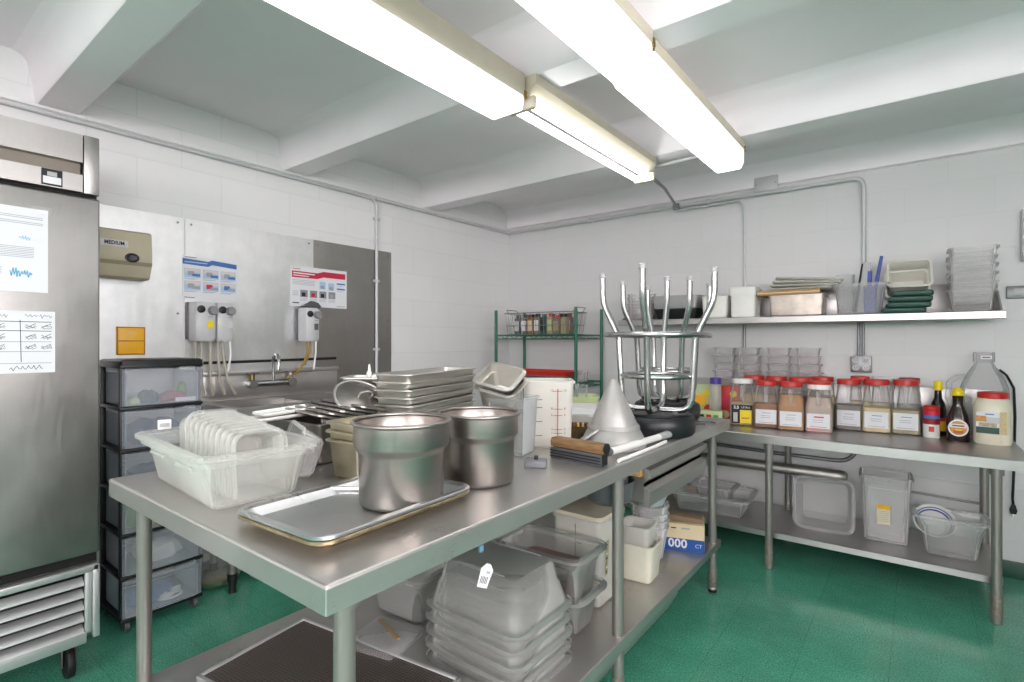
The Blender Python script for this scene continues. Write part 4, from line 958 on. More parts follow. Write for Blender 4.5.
# carton
t = thing('carton', 'blue and cream cardboard carton at the far end of the island undershelf', 'box', (2.185, -1.335, US), R(18))
m = M(); m.box((-.10, -.07, 0), (.10, .07, .062), CARDB); m.box((-.10, -.07, .062), (.10, .07, .135), CARDT); BODY = m
m = M(); m.obox(at(-.005, -.0, .150) @ Matrix.Rotation(R(4), 4, 'Y'), (.20, .08, .03), mat('brown_paper_roll', '#7f6a52', .7), .008); m.build('flap', t)
m = BODY; f = at(0, -.07, .035) @ FY; m.text('000', .062, PAPER, f, -.028, .0, .001, bold=.0015); m.text('CT', .026, PAPER, f, .072, -.004, .001)
m.rect(f, -.06, .075, -.035, .081, INK); m.rect(f, -.01, .075, .03, .083, INKL)
f = at(.10, 0, .09) @ FX; m.rect(f, -.03, -.01, .02, .02, YEL, .001); m.rect(f, -.03, -.05, .0, -.03, PAPER, .001)
m.build('body', t)
m = tub(M(), .16, .13, .19, .022, BOXM, handles=False)
solo(m, 'plastic_tub', 'cloudy plastic tub left of the upturned boxes under the island', 'tub', (1.56, -2.62, US), R(2))
m = M(); m.box((-.10, -.10, 0), (.10, .10, .03), CLOUDL, .008); m.obox(at(.0, .03, .034) @ Matrix.Rotation(R(-30), 4, 'Z'), (.16, .016, .004), mat('brown_tape', '#8a7350', .5), .001)
solo(m, 'plastic_packet', 'flat clear packet with brown tape behind the near leg under the island', 'packet', (1.66, -2.87+.03, US), R(14))
t = thing('hood_filter', 'dark greasy mesh hood filter with metal frame on the near undershelf', 'filter', (1.86, -3.02, US))
c = [(1.325, -3.27), (1.30, -2.94), (2.05, -2.81), (2.25, -2.84), (2.25, -3.47), (1.9, -3.47)]
t.rotation_euler = (0, 0, 0)
fx0, fx1, fy0, fy1 = -.36, .36, -.20, .20
t.location = (1.70, -3.085, US); t.rotation_euler = (0, 0, R(8))
m = M()
for a, b in (((fx0, fy0, 0), (fx1, fy0+.014, .022)), ((fx0, fy1-.014, 0), (fx1, fy1, .022)), ((fx0, fy0, 0), (fx0+.014, fy1, .022)), ((fx1-.014, fy0, 0), (fx1, fy1, .022))): m.box(a, b, ALU, .003)
m.build('frame', t)
m = M(); m.box((fx0+.012, fy0+.012, .003), (fx1-.012, fy1-.012, .017), FILTER); m.build('mesh_panel', t)

# ------------------------------------------------------------------ green wire rack
t = thing('wire_rack', 'green epoxy wire shelving rack in the corner', 'rack', (.64, -.29, 0))
GX0, GX1, GY0, GY1 = .245, 1.045, -.50, -.085
for (x, y) in ((GX0, GY0), (GX1, GY0), (GX0, GY1), (GX1, GY1)):
    m = M(); m.cyl((x, y, 0), (x, y, 1.585), .0135, GREENR, 12); m.build('post', t, True)
def wshelf(z):
    m = M()
    for zz in (z, z-.03):
        for a, b in (((GX0, GY0), (GX1, GY0)), ((GX1, GY0), (GX1, GY1)), ((GX1, GY1), (GX0, GY1)), ((GX0, GY1), (GX0, GY0))): m.cyl((a[0], a[1], zz), (b[0], b[1], zz), .0045, GREENR, 8)
    for k in range(28):
        x = GX0+(GX1-GX0)*(k+.5)/28; m.cyl((x, GY0, z+.003), (x, GY1, z+.003), .0022, GREENR, 5)
    for s, (a, b) in enumerate((((GX0, GY0), (GX1, GY0)), ((GX1, GY0), (GX1, GY1)))):
        n = 16 if s == 0 else 8
        m.tube([(a[0]+(b[0]-a[0])*i/n, a[1]+(b[1]-a[1])*i/n, z-(.0 if i % 2 else .03)) for i in range(n+1)], .003, GREENR, 5)
    for y in (-.36, -.22): m.cyl((GX0, y, z-.004), (GX1, y, z-.004), .003, GREENR, 6)
    m.build('shelf', t, True)
for z in (1.368, .985, .45): wshelf(z)
t = thing('wire_basket', 'wire basket of spice bottles on the green rack', 'basket', (.60, -.33, 1.374))
BX0, BX1, BY0, BY1 = .33, .93, -.44, -.20
m = M()
for z, e in ((1.376, 0.), (1.45, .01), (1.555, .025)):
    m.tube([(BX0-e, BY0-e, z), (BX1+e, BY0-e, z), (BX1+e, BY1+e, z), (BX0-e, BY1+e, z)], .003 if z < 1.5 else .004, WIRE, 6, closed=True)
for k in range(17):
    x = BX0+(BX1-BX0)*k/16
    for y, s in ((BY0, -1), (BY1, 1)): m.tube([(x, y, 1.376), (x+(x-.63)*.08, y+s*.025, 1.555)], .0017, WIRE, 5)
for k in range(9): y = BY0+(BY1-BY0)*k/8; m.tube([(BX0-.025, y, 1.555), (BX0, y, 1.376), (BX1, y, 1.376), (BX1+.025, y, 1.555)], .0017, WIRE, 5)
m.build('wire_body', t, True)
for x in (BX0-.025, BX1+.025):
    m = M(); s = -1 if x < .6 else 1
    m.tube([(x, -.40, 1.555), (x+s*.03, -.39, 1.59), (x+s*.03, -.25, 1.59), (x, -.24, 1.555)], .004, WIRE, 6); m.build('handle', t, True)
def bottle(name, label, loc, r, h, body, lidm, lab, sq=False, grp=None):
    t = thing(name, label, 'bottle', loc, 0, grp)
    m = M()
    if sq: m.loft([rr(r, r, r*.3, 0), rr(r, r, r*.3, h*.8), rr(r*.6, r*.6, r*.4, h*.86)], body)
    else: m.lathe([(r*.95, 0), (r, .004), (r, h*.78), (r*.65, h*.86)], body, 20)
    m.build('body', t)
    m = M(); m.lathe([(r*.72, h*.85), (r*.74, h*.86), (r*.74, h*.99), (r*.66, h)], lidm, 18); m.build('cap', t)
    m = M(); f = at(0, -r*1.01, h*.42) @ FY
    if sq: m.rect(f, -r*.8, -h*.26, r*.8, h*.26, lab, .001)
    else: m.lathe([(r*1.012, h*.15), (r*1.012, h*.66)], lab, 20, cap0=False, cap1=False)
    m.build('label', t, recalc=sq is False)
    return t
rnd = random.Random(5)
specs = [('dark grey squat bottle at the left end of the basket', .40, DGREY, DGREY, LGREY), ('clear bottle with dark cap second from the basket left', .47, CLEAR, BLACK, PAPER), ('brown spice bottle with cream label in the basket', .54, BROWN, BLACK, CARDT), ('spice bottle with white label at the basket middle', .605, GREYS, BLACK, PAPER),
         ('dark green spice bottle right of the white-labelled bottle', .67, GREENP, DGREY, INK), ('spice bottle with pale green label in the basket', .735, HERB, RED, LIME), ('spice bottle with red cap near the basket right end', .80, GREYS, RED, HERB), ('tan spice bottle at the right end of the basket', .87, HERB, BLACK, HERB)]
for d, x, b, c, l in specs: bottle('spice_bottle', d, (x, -.38, 1.3785), .028, .165+rnd.uniform(-.012, .008), b, c, l, True, 'spice bottles in the wire basket')
for k in range(6): bottle('spice_bottle', 'spice bottle in the back row of the wire basket, ' + ['leftmost', 'second from left', 'third from left', 'third from right', 'second from right', 'rightmost'][k], (.42+.085*k, -.265, 1.3785), .027, .172, [BROWN, GREYS, TAN, HERB][k % 4], [DGREY, BLACK, REDD][k % 3], [PAPER, CARDT][k % 2], True, 'spice bottles in the wire basket')
m = M().loft([rr(.30, .14, .02, 0), rr(.31, .15, .02, .035), rr(.30, .14, .02, .035), rr(.29, .13, .02, .006)], RED)
solo(m, 'red_tray', 'shallow red tray on the middle shelf of the green rack', 'tray', (.60, -.29, 1.035), R(1.5))
m = M().pan(.27, .13, .045, mat('speckled_pan', '#8a8b8b', .4, .6, var=.3, scale=40), tx=.01, lip=.012)
solo(m, 'tray', 'grey tray under the red tray on the green rack', 'tray', (.60, -.29, .9895), 0)
m = M().pan(.05, .05, .09, CLOUDL, tx=.008, lip=.01)
solo(m, 'plastic_pan', 'small grey plastic pan at the right of the rack middle shelf', 'pan', (.98, -.30, .9895), 0)

# ------------------------------------------------------------------ right counter
KX0, KX1, KY, KT = 1.42, 3.555, -.735, .78
t = thing('counter_table', 'stainless steel counter with lower shelf along the back wall', 'table', ((KX0+KX1)/2, -.38, 0))
m = M(); m.loft([frame_rings(KX0, KX1, KY, -.02, KT-.052, .004), frame_rings(KX0, KX1, KY, -.02, KT-.006, .004), frame_rings(KX0+.003, KX1-.003, KY+.003, -.02, KT-.0015, .004), frame_rings(KX0+.007, KX1-.007, KY+.007, -.02, KT, .004)], STEELX)
m.build('table_top', t, True, smooth=12)
m = M(); m.box((KX0, -.03, KT), (KX1-.08, -.004, 1.045), STEELX, .004); m.build('backsplash', t, True)
for x in (1.48, 2.455, 3.432):
    for y in (-.69, -.12):
        m = M(); m.cyl((x, y, .05), (x, y, KT-.05), .0205, LEGM, 20); m.cyl((x, y, KT-.085), (x, y, KT-.052), .028, LEGM, 20); m.build('leg', t, True)
        m = M(); m.lathe([(.017, 0), (.0215, .004), (.0215, .03), (.0222, .04), (.0222, .13)], LEGM, 20, (x, y, 0), mats=[LEGM, LEGM, RUST, RUST]); m.build('foot', t, True)
m = M(); m.loft([frame_rings(1.45, 3.46, -.645, -.06, .165, .004), frame_rings(1.45, 3.46, -.645, -.06, .197, .004), frame_rings(1.455, 3.455, -.64, -.065, .20, .004)], STEELX); m.build('lower_shelf', t, True, smooth=12)
m = M(); m.tube(bendpath([(1.5, -.035, .57), (1.95, -.035, .56), (2.45, -.035, .545), (2.80, -.035, .545), (2.87, -.035, .73)], .08), .013, GPIPE, 10)
solo(m, 'conduit', 'grey conduit looping along the wall under the counter', 'pipe', (2.3, -.035, .545), world=True)
m = M(); m.tube([(1.55, -.165, .475), (2.74, -.165, .475), (2.78, -.165, .475), (2.795, -.165, .475)], [.036, .036, .033, .02], RAILM, 18)
for x in (1.49, 2.465): m.box((x-.012, -.15, .468), (x+.012, -.11, .482), LEGM)
solo(m, 'rail_tube', 'thick steel tube running below the counter behind the front leg', 'rail', (2.2, -.165, .475), world=True)
# spice jars
def jar(label, loc, rz, fill, lvl, lidm, labm, grp, lidcol2=None, h=.295, w=.0715):
    t = thing('spice_jar', label, 'jar', loc, rz, grp)
    m = M(); m.loft([rr(w-.006, w-.006, .02, 0), rr(w, w, .022, .006), rr(w, w, .022, h*.5), rr(w-.004, w-.004, .03, h*.60), rr(w*.86, w*.86, .035, h*.78), rr(w*.82, w*.82, .045, h*.86), rr(w*.80, w*.80, .05, h*.90)], GLASS, cap1=False)
    m.obox(at(0, -w*.80, h*.69) @ Matrix.Rotation(R(-14), 4, 'X'), (.022, .020, h*.30), CLOUDL, .006)
    m.build('body', t)
    m = M(); e = .0025; g = h*lvl
    if g < h*.6: m.loft([rr(w-.006-e, w-.006-e, .02, .003), rr(w-e, w-e, .02, .008), rr(w-e, w-e, .02, g), rr(w*.5, w*.5, .02, g+.004)], fill)
    else: m.loft([rr(w-.006-e, w-.006-e, .02, .003), rr(w-e, w-e, .02, .008), rr(w-e, w-e, .02, h*.5), rr(w-.004-e, w-.004-e, .03, h*.6), rr(w*.86-e, w*.86-e, .03, min(g, h*.76))], fill)
    m.build('contents', t)
    m = M(); m.lathe([(w*.84, h*.885), (w*.88, h*.89), (w*.88, h*.965), (w*.85, h*.985), (w*.5, h*.99)], lidm, 30)
    if lidcol2: m.lathe([(w*.85, h*.985), (w*.88, h*.985), (w*.88, h*1.04), (w*.7, h*1.05)], lidcol2, 30)
    m.build('lid', t)
    m = M(); f = at(0, -w-.0006, h*.24) @ FY
    if labm == 'label_black':
        m.rect(f, -w*.85, -h*.2, w*.85, h*.2, INK, .0006); m.rect(f, -w*.15, -h*.19, w*.8, h*.09, YELCAP, .001); m.text('5.5', .026, PAPER, f, -w*.45, h*.14, .0012, bold=.001); m.text('LB 8oz', .018, PAPER, f, w*.3, h*.145, .0012)
        m.rect(f, -w*.7, -.05, -w*.35, .01, LGREY, .001); m.rect(f, w*.0, -.03, w*.6, -.02, ORANGE, .0012)
    else:
        m.rect(f, -w*.82, -h*.15, w*.82, h*.15, PAPER, .0008)
        c = REDP if labm == 'label_red' else INKL if labm == 'label_plain' else BLUE
        m.stroke(f, [(-w*.3, h*.08), (w*.4, h*.08)], .008 if c == REDP else .004, c, .0012)
        for k in range(2): m.stroke(f, [(-w*.4, h*.02-k*.012), (w*.35, h*.02-k*.012)], .003, INKL, .0012)
        m.stroke(f, [(-w*.6, -h*.12), (w*.6, -h*.12)], .003, INKL if c != REDP else REDP, .0012)
        if c == REDP:
            for k in range(3): m.rect(f, -w*.82, -h*.22-k*.012, w*.82, -h*.195-k*.012, mat('pinkish', '#d99a9a', .6), .001)
    m.build('label', t, recalc=False)
    return t
GF = 'spice jars in the front row on the counter'; GB = 'spice jars in the back row on the counter'
jar('spice jar with white cap and black and yellow label, leftmost in front', (2.235, -.395, KT+.0005), R(12), OAT, .45, WHITEP, 'label_black', GF, h=.30, w=.072)
jar('red-lidded jar of reddish brown spice next to the white-capped jar', (2.385, -.415, KT+.0005), R(9), BROWN, .50, RED, 'label_plain', GF)
jar('red-lidded jar nearly full of tan spice, third in the front row', (2.525, -.425, KT+.0005), R(8), TAN, .72, RED, 'label_plain', GF)
jar('jar with white neck, red lid and red-printed label in the front row', (2.672, -.405, KT+.0005), R(4), mat('grey_pink_powder', '#b39f92', .8, var=.1), .72, WHITEP, 'label_red', GF, RED, h=.285)
jar('red-lidded jar of grey pepper below the outlet box', (2.805, -.20, KT+.0005), R(3), GREYS, .48, RED, 'label_plain', GF, h=.31)
jar('red-lidded jar of pale cream grains, second from right in front', (2.945, -.205, KT+.0005), R(2), OAT, .46, RED, 'label_blue', GF, h=.315)
jar('red-lidded jar of pale herbs at the right end of the front row', (3.085, -.185, KT+.0005), R(0), HERB, .44, RED, 'label_blue', GF, h=.318, w=.07)
for k, (x, y, f, l, d) in enumerate(((2.27, -.235, OAT, RED, 'red-lidded jar behind the white-capped jar'), (2.41, -.25, TAN, RED, 'red-lidded jar behind the reddish brown spice jar'), (2.55, -.265, BROWN, RED, 'red-lidded jar behind the full tan jar'), (2.655, -.125, OAT, RED, 'red-lidded jar behind the red-printed label jar'))):
    jar(d, (x, y, KT+.0005), R(6), f, .6, l, 'label_plain', GB, h=.315)
for x, d in ((2.855, 'red-lidded jar behind the grey pepper jar'), (2.97, 'white-lidded jar behind the cream grain jar'), (3.10, 'dark red-lidded jar behind the pale herb jar')):
    if x < 2.9: c, q = RED, -.09
    elif x < 3.05: c, q = WHITEP, -.105
    else: c, q = REDD, -.095
    jar(d, (x, q, KT+.0005), R(2), [GREYS, OAT, HERB][int(x*7) % 3], .5, c, 'label_plain', GB, h=.325, w=.058)
# pan stacks behind the jars
m = M().pan(.066, .045, .058, CLOUDL, tx=.006, lip=.010, r=.015, t=.002, ld=.006)
p0 = solo(m, 'plastic_pan', '', 'pan', (0, 0, 0))
first = True
for s, (x, w) in enumerate(((2.04, 0), (2.205, 0), (2.395, 0), (2.575, 0))):
    where = ['leftmost', 'second-from-left', 'third-from-left', 'rightmost'][s]
    for k in range(9):
        o = p0 if first else dup(p0, (0, 0, 0), 0, ''); first = False
        o.location = (x+rnd.uniform(-.003, .003), -.098, KT+.0005+.0545*k); o.rotation_euler = (0, 0, R(rnd.uniform(-2, 2)))
        o['label'] = 'clear plastic pan, ' + ORD[8-k] + ' in the ' + where + ' stack behind the jars'
        o['group'] = 'clear pans stacked on the counter behind the jars'
# left end of counter: apple-print bag, purple-cap bottle
t = thing('squeeze_bottle', 'white plastic bottle with purple cap at the left of the counter', 'bottle', (2.05, -.345, KT+.0005))
m = M(); m.lathe([(.034, 0), (.038, .006), (.038, .235), (.03, .25)], MILKY, 24); m.build('body', t)
m = M(); m.lathe([(.032, .248), (.036, .25), (.036, .282), (.03, .29)], PURPLE, 24); m.build('cap', t)
def bag(label, loc, rz, c1, c2):
    t = thing('juice_pouch', label, 'pouch', loc, rz)
    m = M(); m.loft([rr(.07, .025, .02, 0), rr(.075, .03, .025, .08), rr(.07, .025, .02, .19), rr(.06, .006, .004, .235)], c1)
    for (u, v, r, c) in ((-.02, .13, .042, c2), (.03, .07, .030, RED if c2 != RED else mat('apple_highlight', '#e66a55', .4)), (-.03, .04, .026, CARDT), (.02, .18, .022, YELCAP)):
        f = at(u, -.031, v) @ FY; m.poly([f @ Vector((r*math.cos(a), r*math.sin(a), .001*(1+v))) for a in [2*PI*q/18 for q in range(18)]], c)
    m.build('body', t)
bag('juice pouch printed with yellow and red apples left of the purple-capped bottle', (1.955, -.28, KT+.0005), R(12), LIME, YEL)
bag('red fruit-printed pouch between the purple-capped bottle and the jars', (2.125, -.26, KT+.0005), R(10), RED, REDP)
m = M(); m.box((-.15, -.04, 0), (.15, .04, .075), LIME, .004)
for k in range(6): m.box((-.13+k*.045, -.043, .03), (-.10+k*.045, -.039, .05), [INK, RED, GREEN][k % 3])
solo(m, 'carton', 'low pale green carton in front of the pouches on the counter', 'box', (1.97, -.42, KT+.0005), R(6))
# right-hand group
t = thing('shaker_bottle', 'small red and white shaker with red top beside the last jar', 'bottle', (3.20, -.25, KT+.0005))
m = M(); m.lathe([(.036, 0), (.038, .004), (.038, .10), (.034, .11)], WHITEP, 24); m.build('body', t)
m = M(); m.lathe([(.0385, .075), (.0385, .108), (.035, .112)], REDD, 24, cap0=False, cap1=False); m.lathe([(.0384, .108), (.0384, .125)], BLUE, 24, cap0=False, cap1=False); m.lathe([(.0386, .125), (.0386, .15)], REDP, 24, cap0=False); f = at(0, -.0386, .05) @ FY; m.rect(f, -.012, -.015, .012, .015, RED, .001); m.build('label', t)
m = M(); m.lathe([(.036, .15), (.038, .153), (.038, .172), (.03, .178)], RED, 24); m.build('cap', t)
t = thing('sauce_bottle', 'dark sauce bottle with yellow cap behind the red shaker', 'bottle', (3.232, -.155, KT+.0005))
m = M(); m.lathe([(.034, 0), (.037, .005), (.037, .15), (.03, .185), (.018, .215), (.016, .26)], SOY, 24); m.build('body', t)
m = M(); m.lathe([(.018, .258), (.021, .26), (.021, .308), (.017, .312)], YELCAP, 20); m.build('cap', t)
m = M(); m.lathe([(.0375, .03), (.0375, .09)], YEL, 24, cap0=False, cap1=False); m.lathe([(.0377, .085), (.0377, .105)], RED, 24, cap0=False, cap1=False); m.build('label', t)
t = thing('syrup_bottle', 'brown pancake syrup bottle with yellow cap and round label', 'bottle', (3.312, -.285, KT+.0005))
m = M(); m.loft([rr(.046, .034, .025, 0), rr(.05, .038, .03, .008), rr(.05, .038, .03, .09), rr(.044, .034, .03, .13), rr(.028, .024, .02, .175), rr(.022, .02, .019, .20), rr(.024, .022, .02, .245)], SYRUP); m.build('body', t)
m = M(); m.lathe([(.024, .243), (.027, .246), (.027, .268), (.022, .272), (.015, .285), (.012, .286)], YELCAP, 20); m.build('cap', t)
m = M(); f = at(0, -.0385, .072) @ FY
for rad, c, o in ((.043, PAPER, .001), (.036, ORANGE, .0014)): m.poly([f @ Vector((rad*math.cos(a), rad*1.05*math.sin(a), o)) for a in [2*PI*q/28 for q in range(28)]], c)
m.rect(f, -.034, .002, .034, .022, PAPER, .0018); m.stroke(f, [(-.025, .012), (.025, .012)], .008, BROWN, .0022); m.rect(f, -.02, -.028, .02, -.012, mat('pancake', '#a3602a', .5), .0018); m.rect(f, -.012, -.014, .014, -.008, YELCAP, .0022)
m.build('label', t, recalc=False)
t = thing('dressing_jar', 'big white plastic jar with red lid at the counter right end', 'jar', (3.452, -.285, KT+.0005), R(-8))
m = M(); m.loft([rr(.07, .07, .05, 0), rr(.076, .076, .055, .008), rr(.076, .076, .055, .19), rr(.07, .07, .06, .222), rr(.056, .056, .05, .24)], mat('cream_contents', '#e3dcc6', .3)); m.build('body', t)
m = M(); m.lathe([(.058, .238), (.062, .242), (.062, .266), (.056, .272)], RED, 32); m.build('lid', t)
m = M(); f = at(0, -.0765, .115) @ FY; m.rect(f, -.06, -.055, .03, .055, PAPER, .001); m.rect(f, -.06, -.055, .03, -.022, GREENP, .0014); m.rect(f, -.06, .005, -.02, .035, ORANGE, .0014); m.rect(f, -.02, .0, .03, .03, LGREY, .0014); m.rect(f, -.05, -.02, .02, .0, mat('salad_print', '#b7a98a', .6, var=.4, scale=80), .0014); m.rect(f, .033, -.055, .058, .06, OAT, .001); m.stroke(f, [(-.025, .045), (.01, .045)], .006, BLUE, .0016)
m.build('label', t, recalc=False)
# glass jug
t = thing('glass_jug', 'large empty clear jug behind the white jar', 'jug', (3.43, -.125, KT+.0005), R(5))
m = M(); m.lathe([(.095, 0), (.103, .008), (.106, .22), (.102, .28), (.085, .335), (.058, .385), (.042, .41), (.040, .425)], JUG, 36, cap1=False); m.build('body', t)
m = M(); m.lathe([(.042, .423), (.046, .425), (.046, .475), (.043, .478), (.03, .479)], CLOUDL, 28); f = at(0, -.047, .45) @ FY; m.rect(f, -.022, -.01, .025, .01, PAPER, .001); m.stroke(f, [(-.015, 0), (.018, 0)], .006, REDD, .0014); m.build('cap', t, recalc=False)
m = M(); m.tube([(-.08, 0, .34), (-.115, 0, .335), (-.148, 0, .305), (-.155, 0, .22), (-.135, 0, .16), (-.104, 0, .15)], .015, JUG, 12); m.build('handle', t)
m = M(); f = at(0, -.1075, .26) @ FY; m.stroke(f, [(-.05, 0), (.06, .006)], .008, mat('faded_red_print', '#b9868a', .6), .001); m.build('label', t, recalc=False)

# ------------------------------------------------------------------ counter lower shelf
LS = .2005
m = tub(M(), .25, .19, .125, .03, CLOUDL, handles=False)
solo(m, 'plastic_tub', 'wide clear plastic tub at the left of the counter lower shelf', 'tub', (2.055, -.415, LS), R(4))
m = tub(M(), .14, .11, .11, .02, CLOUDL, handles=False)
solo(m, 'plastic_tub', 'smaller clear tub standing inside the wide tub below the counter', 'tub', (2.06, -.39, LS+.055), R(-3))
m = M(); m.box((-.2, -.03, 0), (.2, .03, .06), CARDT, .004); m.box((-.2, -.03, .06), (-.02, .03, .085), GREENP, .003)
solo(m, 'carton', 'pale long carton behind the clear tubs below the counter', 'box', (1.85, -.155, LS), R(2))
m = M().pan(.145, .142, .14, CLOUDL, tx=.022, lip=.014, r=.04, t=.003, ld=.012)
m.bm.transform(at(0, 0, .145) @ Matrix.Rotation(R(90), 4, 'X') @ at(0, 0, -.14))
solo(m, 'plastic_tub', 'square clear tub stood on its side facing out on the lower shelf', 'tub', (2.70, -.47, LS+.013), (R(-4), 0, R(3)))
t = thing('clear_bin', 'tall clear square bin with yellow label on the counter lower shelf', 'bin', (2.995, -.36, LS), R(3))
m = M().pan(.115, .115, .37, CLOUDL, tx=.016, lip=.010, r=.03, t=.003, ld=.014); m.obox(at(0, -.113, .31), (.15, .012, .018), CLOUDL, .006); m.build('body', t)
m = M().pan(.10, .10, .30, CLOUDL, tx=.016, lip=.006, r=.03, z0=.012); m.build('liner', t)
f = at(-.01, -.108, .16) @ FY @ Matrix.Rotation(R(2.5), 4, 'X'); m = M(); m.rect(f, -.03, -.055, .03, .055, mat('label_cream', '#d8cfae', .6), .001); m.rect(f, -.03, .03, .03, .055, YEL, .0014)
for k in range(6): m.stroke(f, [(-.022, .018-k*.011), (.022, .018-k*.011)], .003, INKL, .0014)
m.build('label', t, recalc=False)
m = tub(M(), .155, .12, .21, .03, CLOUDL, handles=False)
solo(m, 'plastic_tub', 'clear plastic tub holding a blue-banded bowl on the counter lower shelf', 'tub', (3.275, -.43, LS), R(2))
t = thing('blue_band_bowl', 'white bowl with blue bands leaning in the clear tub', 'bowl', (3.205, -.40, LS+.125), (R(50), R(-6), R(10)))
m = M(); pf = [(.050, 0), (.056, .004), (.072, .03), (.086, .066), (.092, .072), (.087, .072), (.069, .032), (.05, .008)]
m.lathe(pf, WHITEP, 36)
for r, z, r2, z2 in ((.0745, .034, .078, .043), (.082, .053, .084, .058)):
    m.lathe([(r+.001, z), (r2+.001, z2)], NAVY, 36, cap0=False, cap1=False)
for r, z, r2, z2 in ((.0715, .036, .0755, .046), (.079, .054, .0815, .06)):
    m.lathe([(r-.001, z), (r2-.001, z2)], NAVY, 36, cap0=False, cap1=False)
m.build('body', t)
m = M(); m.cyl((2.95, -.055, .42), (3.42, -.055, .40), .007, LEGM, 10); solo(m, 'thin_pipe', 'thin pipe on the wall behind the clear bins', 'pipe', (3.2, -.055, .41), world=True)

# ------------------------------------------------------------------ wall shelf and its things
t = thing('wall_shelf', 'stainless steel shelf on the back wall above the counter', 'shelf', (2.42, -.18, 1.435))
m = M(); m.loft([[(x, a, b) for a, b in ((-.012, 1.478), (-.345, 1.478), (-.352, 1.474), (-.352, 1.438), (-.345, 1.434), (-.335, 1.438), (-.335, 1.466), (-.012, 1.466))] for x in (1.33, 3.497)], STEELX); m.build('board', t, True, smooth=20)
m = M(); m.box((1.33, -.014, 1.466), (3.497, -.003, 1.655), STEELX, .003); m.build('back_lip', t, True)
for x in (1.345, 3.485):
    m = M(); m.loft([[(x-.004, a, b) for a, b in ((-.014, 1.478), (-.32, 1.478), (-.30, 1.49), (-.014, 1.665))], [(x+.004, a, b) for a, b in ((-.014, 1.478), (-.32, 1.478), (-.30, 1.49), (-.014, 1.665))]], STEELX); m.build('gusset', t, True, smooth=10)
for x in (2.155,):
    m = M(); m.cyl((x, -.02, 1.045), (x, -.02, 1.44), .010, GPIPE, 10); m.build('support', t, True)
UZ = 1.4785
m = M().lathe([(.085, 0), (.09, .005), (.105, .05), (.11, .052), (.11, .058), (.103, .057), (.086, .008)], CLOUDL, 30)
p0 = solo(m, 'deli_tub', '', 'tub', (1.45, -.19, UZ), 0, 'round tubs at the left end of the shelf')
for k in range(7):
    o = p0 if k == 0 else dup(p0, (1.45+rnd.uniform(-.003, .003), -.19, UZ+.024*k), 0, '')
    o['label'] = 'round cloudy tub in the stack at the shelf left end, ' + ORD[6-k]
m = M().pan(.155, .11, .075, BLACK, tx=.012, lip=.008, r=.02)
solo(m, 'black_pan', 'black pan under a grey pan left on the wall shelf', 'pan', (1.755, -.20, UZ), 0)
m = M().pan(.165, .115, .095, GREYP, tx=.012, lip=.012, r=.02)
solo(m, 'grey_pan', 'grey pan resting on the black pan on the wall shelf', 'pan', (1.745, -.195, UZ+.0755), 0)
m = M().pan(.085, .10, .15, mat('white_tub', '#e4e3dc', .35), tx=.008, lip=.004, r=.02)
solo(m, 'white_tub', 'white plastic tub without lid beside the lidded white tub on the shelf', 'tub', (2.03, -.22, UZ), R(2))
t = thing('white_tub', 'white plastic tub with a lid left of the stained pan', 'tub', (2.215, -.225, UZ), R(2))
m = M(); m.loft([rr(.07, .09, .015, 0), rr(.075, .095, .018, .005), rr(.078, .098, .018, .15)], mat('white_tub_body', '#e6e5df', .35)); m.build('body', t)
m = M(); m.loft([rr(.083, .103, .018, .145), rr(.084, .104, .018, .15), rr(.084, .104, .018, .198), rr(.078, .098, .018, .203)], WHITEP); m.build('lid', t)
m = M().pan(.155, .11, .135, RUSTY, tx=.008, lip=.010, r=.02)
solo(m, 'stained_pan', 'stained metal pan with lids and cardboard piled on top', 'pan', (2.525, -.19, UZ), R(2))
m = M(); m.box((-.20, -.12, 0), (.155, .12, .030), CARD, .003); m.box((-.20, -.122, .011), (.155, -.119, .017), CARDT)
solo(m, 'cardboard_sheet', 'cardboard slab on top of the stained pan', 'cardboard', (2.505, -.20, UZ+.136), R(2))
for k in range(4):
    m = M(); m.loft([rr(.178, .115, .02, 0), rr(.188, .125, .025, .004), rr(.188, .125, .025, .012), rr(.165, .105, .02, .016), rr(.15, .09, .02, .009)], MILKY)
    solo(m, 'plastic_cover', 'clear plastic lid piled on the cardboard slab, ' + ['lowest', 'second lowest', 'second highest', 'highest'][k], 'lid', (2.545+.012*k, -.185, UZ+.1675+.0195*k), (0, R(1.5*k), R(2+3*k)), 'clear lids on the stained pan')
t = thing('utensil_bin', 'clear plastic bin full of blue-handled utensils on the wall shelf', 'bin', (2.862, -.205, UZ), R(2))
m = M().pan(.128, .10, .185, CLOUDL, tx=.020, lip=.012, r=.03, t=.003, ld=.012, ridge=(.78, .006)); m.build('body', t)
m = M().lathe([(.04, 0), (.046, .14), (.05, .235), (.048, .235), (.042, .01)], CLEAR, 24)
solo(m, 'clear_cup', 'clear cup standing in the utensil bin at its left', 'cup', (2.785, -.20, UZ+.012))
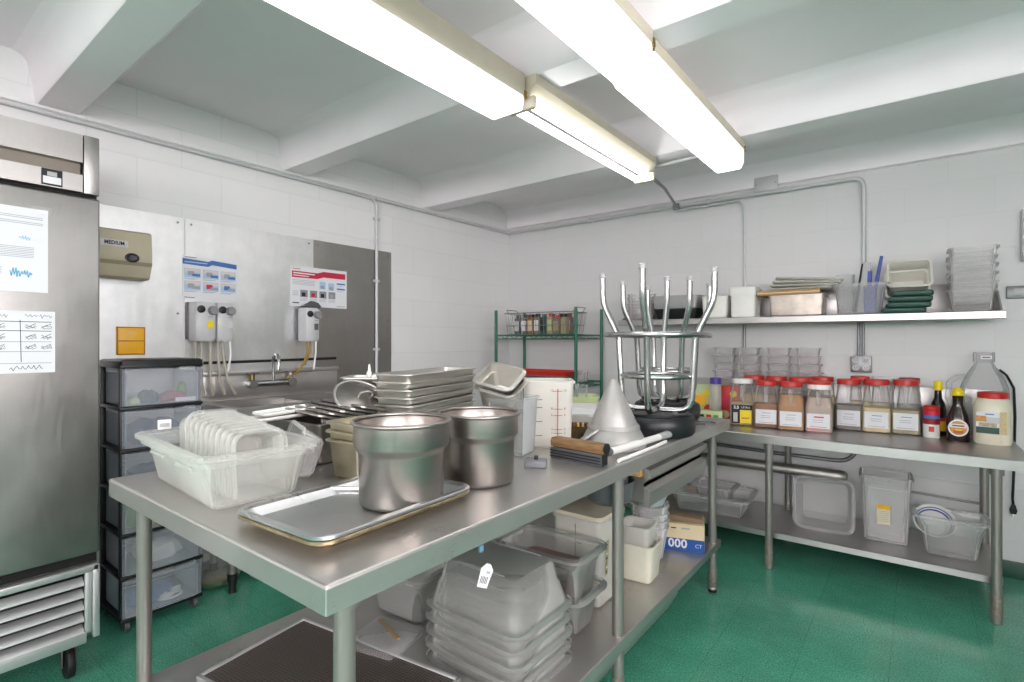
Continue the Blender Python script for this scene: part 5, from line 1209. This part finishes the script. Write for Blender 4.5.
for k, (dx, mt, h, w, tilt, d) in enumerate(((.00, INK, .30, .010, 8, 'black utensil handle in the shelf bin'), (.015, LGREY, .29, .018, 8, 'white spatula handle in the shelf bin'), (.04, GREYP, .305, .022, 6, 'grey flat handle in the shelf bin'), (.07, NAVY, .26, .018, 3, 'short blue handle in the shelf bin, left one'), (.088, NAVY, .25, .012, 2, 'short blue handle in the shelf bin, right one'), (.105, NAVY, .34, .010, 9, 'tall blue handle sticking highest out of the shelf bin'))):
    m = M(); m.loft([rr(w*.9, .006, .004, 0), rr(w, .006, .004, h*.6), rr(w*.9, .005, .004, h)], mt)
    if k in (3,): m.box((-w*1.2, -.008, h*.7), (w*1.2, .008, h*.95), NAVY, .003)
    solo(m, 'utensil', d, 'utensil', (2.838+dx*.75, -.215+.008*(k % 2), UZ+.011), (0, R(tilt), R(3)), 'utensils in the shelf bin')
m = M(); m.loft([rr(.03, .05, .01, 0), rr(.032, .055, .01, .15)], plastic('blue_film', '#5a74c9', .6, .3))
solo(m, 'blue_bag', 'blue plastic bag at the right side of the utensil bin', 'bag', (2.915, -.225, UZ+.013), R(2))
m = M().pan(.098, .085, .13, mat('ivory_pan', '#dcdad0', .35), tx=.014, lip=.010, r=.02, t=.003)
p0 = solo(m, 'white_pan', 'white pan tipped to face out, upper of two above the green lids', 'pan', (3.095, -.095, UZ+.175), (R(62), 0, R(3)), 'white pans tipped over the green lids')
dup(p0, (3.085, -.085, UZ+.115), (R(62), R(-2), R(3)), 'white pan tipped to face out, lower of two behind the green lids')
for k in range(4):
    m = M(); hx = .098-(.006 if k == 3 else 0)
    m.loft([rr(hx, .065, .02, 0), rr(hx+.004, .069, .02, .006), rr(hx+.004, .069, .02, .022), rr(hx-.004, .062, .02, .029), rr(hx-.014, .052, .02, .022)], GREENP)
    solo(m, 'green_cover', 'dark green plastic lid in the pile on the wall shelf, ' + ORD[3-k], 'lid', (3.075+.012*(k > 0)+.008*k, -.265, UZ+.001+.032*k), (0, 0, R(2+3*(k % 2))), 'green lids piled on the shelf')
m = M().pan(.095, .095, .12, CLOUDL, tx=.014, lip=.012, r=.025, t=.003, ld=.010)
p0 = solo(m, 'clear_pan', '', 'pan', (3.372, -.19, UZ), R(-3), 'clear pans stacked at the shelf right end')
for k in range(6):
    o = p0 if k == 0 else dup(p0, (3.372+.004*(k % 2), -.19, UZ+.046*k), R(-3+2*(k % 3)), '')
    o['label'] = 'clear square pan in the stack at the shelf right end, ' + ORD[5-k]
for nm in ('x',): pass

# ------------------------------------------------------------------ camera, world, view
w = bpy.data.worlds.new('World'); SC.world = w; w.use_nodes = True
w.node_tree.nodes['Background'].inputs[0].default_value = (1., .935, .965, 1); w.node_tree.nodes['Background'].inputs[1].default_value = 9.5
cam = bpy.data.cameras.new('camera'); co = bpy.data.objects.new('camera', cam); COL.objects.link(co)
cam.sensor_width = 36; cam.lens = 525/1024*36; cam.clip_start = .05
co.location = (3.14, -4.02, 1.32); co.rotation_euler = (R(90), 0, R(37.7))
SC.camera = co
SC.view_settings.view_transform = 'Standard'; SC.view_settings.look = 'None'; SC.view_settings.gamma = 1; SC.view_settings.use_curve_mapping = False
SC.view_settings.exposure = 1.0
SC.cycles.max_bounces = 14; SC.cycles.transparent_max_bounces = 40; SC.cycles.diffuse_bounces = 6; SC.cycles.glossy_bounces = 6
